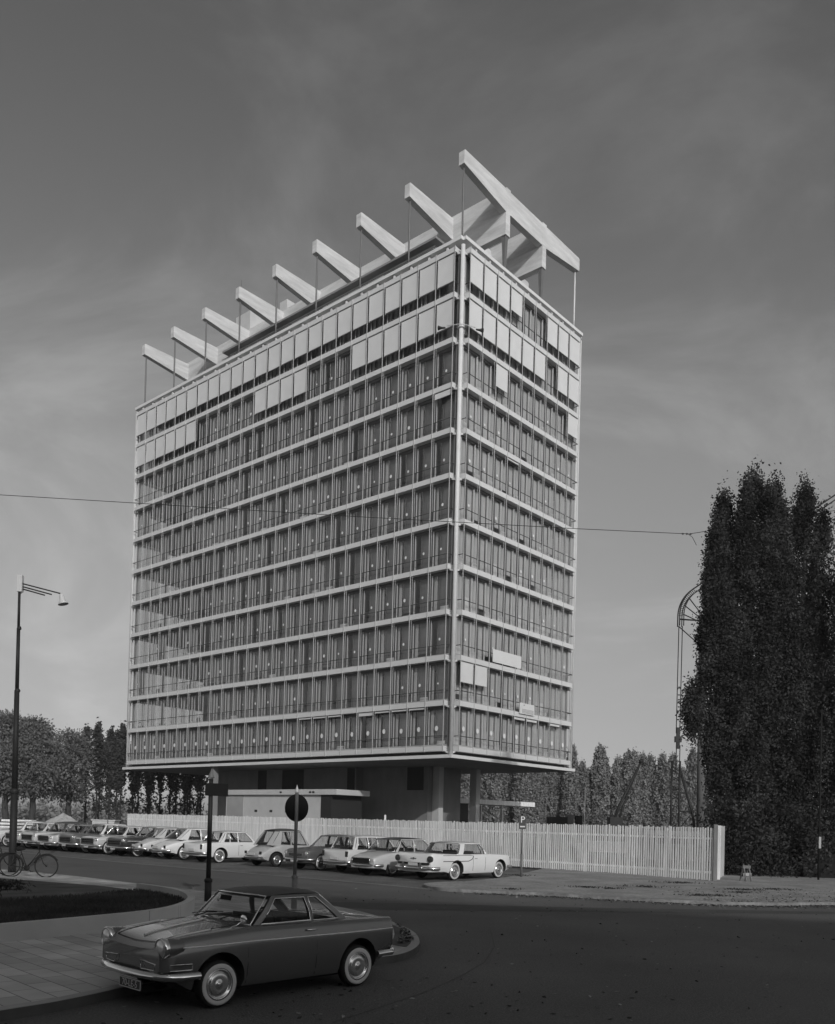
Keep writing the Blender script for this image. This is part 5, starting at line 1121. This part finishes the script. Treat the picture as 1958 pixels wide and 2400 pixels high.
# van behind the fence near its right end
t_ = tag(empty('parked_van', (15.6, 49.5, 0), R(5)), 'grey van behind the right end of the fence, only its rounded roof showing', 'van')
mb = MB(); P = []
for i in range(13):
    a = math.pi*i/12; P.append((1.30*math.cos(a)*(1 if abs(math.cos(a)) < .95 else 1), 2.06+.16*math.sin(a)**.6 if 0 < i < 12 else 2.02))
rows = [[(x, y, z) for x, z in [(1.3, .4)]+P+[(-1.3, .4)]] for y in (-.9, 3.2)]; mb.grid(rows, 0, True); mb.add(rows[0], [tuple(range(len(rows[0])))]); mb.add(rows[1], [tuple(range(len(rows[1])))]); mb.build('body', PT['mid'], t_, fix=True)
mb = MB(); mb.tube([(p[0], -.92, p[1]+.0) for p in P], .03, 6); mb.build('roof_gutter', PT['light'], t_); mb = MB(); mb.box(-1.05, 1.05, -.93, -.905, 1.3, 1.95); mb.build('windscreen', M['black'], t_)
for x in (-1.05, 1.05):
    for y in (0, 2.4): m_ = MB(); m_.lathe([(.001, -.1), (.35, -.1), (.35, .1), (.001, .1)], 18, 'X', c=(x, y, .35)); m_.build('wheel', M['rubber'], t_)
# sand heap, planks, hut, boundary on the left
def heap(name, loc, rx, ry, h, label, seed):
    g = random.Random(seed); P = []
    for i in range(13):
        row = []
        for j in range(25):
            a = 2*math.pi*j/24; q = i/12; k = 1+.12*math.sin(a*3+seed)+.06*math.sin(a*7); row.append((rx*q*math.cos(a)*k, ry*q*math.sin(a)*k, h*(1-q)**.9*(1+.08*math.sin(a*5+q*9))+.02*g.random()*(1-q)))
        P.append(row)
    for row in P: row[-1] = row[0]
    m = MB(); m.grid(P, 0); o = m.build(name, mat('heap_sand', .34, .95, var=.18, scale=1.5, bump=.6, bscale=8), fix=True); o.location = loc; return tag(o, label, 'sand heap')
heap('sand_heap', (-27.6, 75, 0), 3.6, 2.5, 2.0, 'pale heap of sand behind the parked cars at the left', 3)
t_ = tag(empty('plank_stack', (-30.2, 72, 0), R(3)), 'stack of pale planks and beams left of the sand heap', 'planks')
for k in range(5): mb = MB(); mb.box(-1.6+.12*k, 1.7-.1*k, -.5, .5, .30+.26*k, .46+.26*k); mb.build('plank', M['picket'], t_)
for x in (-1.2, .1, 1.2): mb = MB(); mb.box(x-.08, x+.08, -.45, .45, 0, .30); mb.build('bearer', M['steel'], t_)
t_ = tag(empty('site_hut', (-27.2, 85, 0)), 'low white site hut just left of the fence end', 'hut'); mb = MB(); mb.box(-1.05, 1.05, -.8, .8, 0, 1.5); mb.build('wall', M['plaster'], t_); mb = MB(); mb.box(-1.15, 1.15, -.9, .9, 1.502, 1.58); mb.build('roof', M['white'], t_)
t_ = tag(empty('timber_rack', (-24.2, 80.5, 0)), 'low grey timber rack beside the left end of the fence', 'timber'); mb = MB()
for k in range(3): mb.box(-1.4, 1.4, -.3, .3, .15+.28*k, .33+.28*k)
mb.build('timber', M['oldwood'], t_); mb = MB(); mb.box(-1.45, -1.35, -.05, .05, 0, 1.7); mb.build('upright', M['oldwood'], t_)
mb = MB(); mb.box(-20, 4, -.12, .12, 0, .85); o = mb.build('boundary_wall', M['plaster']); o.location = (-30, 67.5, 0); o.rotation_euler = (0, 0, R(-2)); tag(o, 'low pale boundary wall behind the row of nose-out cars', 'wall')
# shrub with drooping twigs at the left edge of the grass
t_ = tag(empty('bare_shrub', (-9.3, 20.6, .15)), 'dark straggly shrub with drooping twigs at the left edge, below the bicycles', 'shrub'); mb = MB(); rs = random.Random(9); C = []; gg = np.random.default_rng(9)
for k in range(16):
    a = R(rs.uniform(-40, 40))+(math.pi if k % 3 == 0 else 0); L_ = rs.uniform(.5, 1.45); z0 = rs.uniform(.05, .3); P = [(0, 0, .05)]
    for q in (.3, .6, 1): P.append((math.cos(a)*L_*q, math.sin(a)*L_*q*.8, z0+.35*q-.25*q*q+rs.uniform(-.02, .03)))
    mb.tube(P, [.018, .013, .010, .004], 5)
    for q in range(34): u = .25+.75*rs.random(); C.append(np.array([math.cos(a)*L_*u, math.sin(a)*L_*u*.8, z0+.35*u-.25*u*u])+gg.normal(size=3)*.035)
mb.build('branch', M['bark'], t_); obj('needle_tufts', leaves_mesh('needle_tufts', np.array(C), .05, M['leafn'], 9, aspect=.3), t_)

# ------------------------------------------------------------------ unseen block added behind the photographer to shade the foreground
hb = tag(empty('shade_block', (0, -40, 0), R(-14.5)), 'plain brick block added unseen behind the viewer to shade the foreground', 'building')
mb = MB(); mb.box(-58, 58, -12, 0, 0, 30.3); mb.build('wall', brickmat('pale_brick', .22, .16, .5, .2, .02, axis='XZ'), hb)
mb = MB(); mb.box(-58.4, 58.4, -12.4, .4, 30.302, 30.8); mb.build('roof', M['rail'], hb)
mb = MB()
for f_ in range(9):
    for k in range(32): x = -56+3.6*k; mb.box(x, x+1.8, -.02, .03, 1.2+3.3*f_, 2.9+3.3*f_, 0)
tag(mb.build('window', M['black'], hb), kind='stuff')

# ------------------------------------------------------------------ air
mb = MB(); mb.box(-345, 345, -115, 645, -1.0, 63.0)
hm = bpy.data.materials.new('haze'); hm.use_nodes = True; ht = hm.node_tree; ht.nodes.clear()
ho_ = ht.nodes.new('ShaderNodeOutputMaterial'); pv = ht.nodes.new('ShaderNodeVolumePrincipled'); pv.inputs['Color'].default_value = (.93, .93, .93, 1); pv.inputs['Density'].default_value = 0.00045; pv.inputs['Anisotropy'].default_value = 0.2
ht.links.new(pv.outputs[0], ho_.inputs['Volume'])
tag(mb.build('haze', hm), kind='stuff')
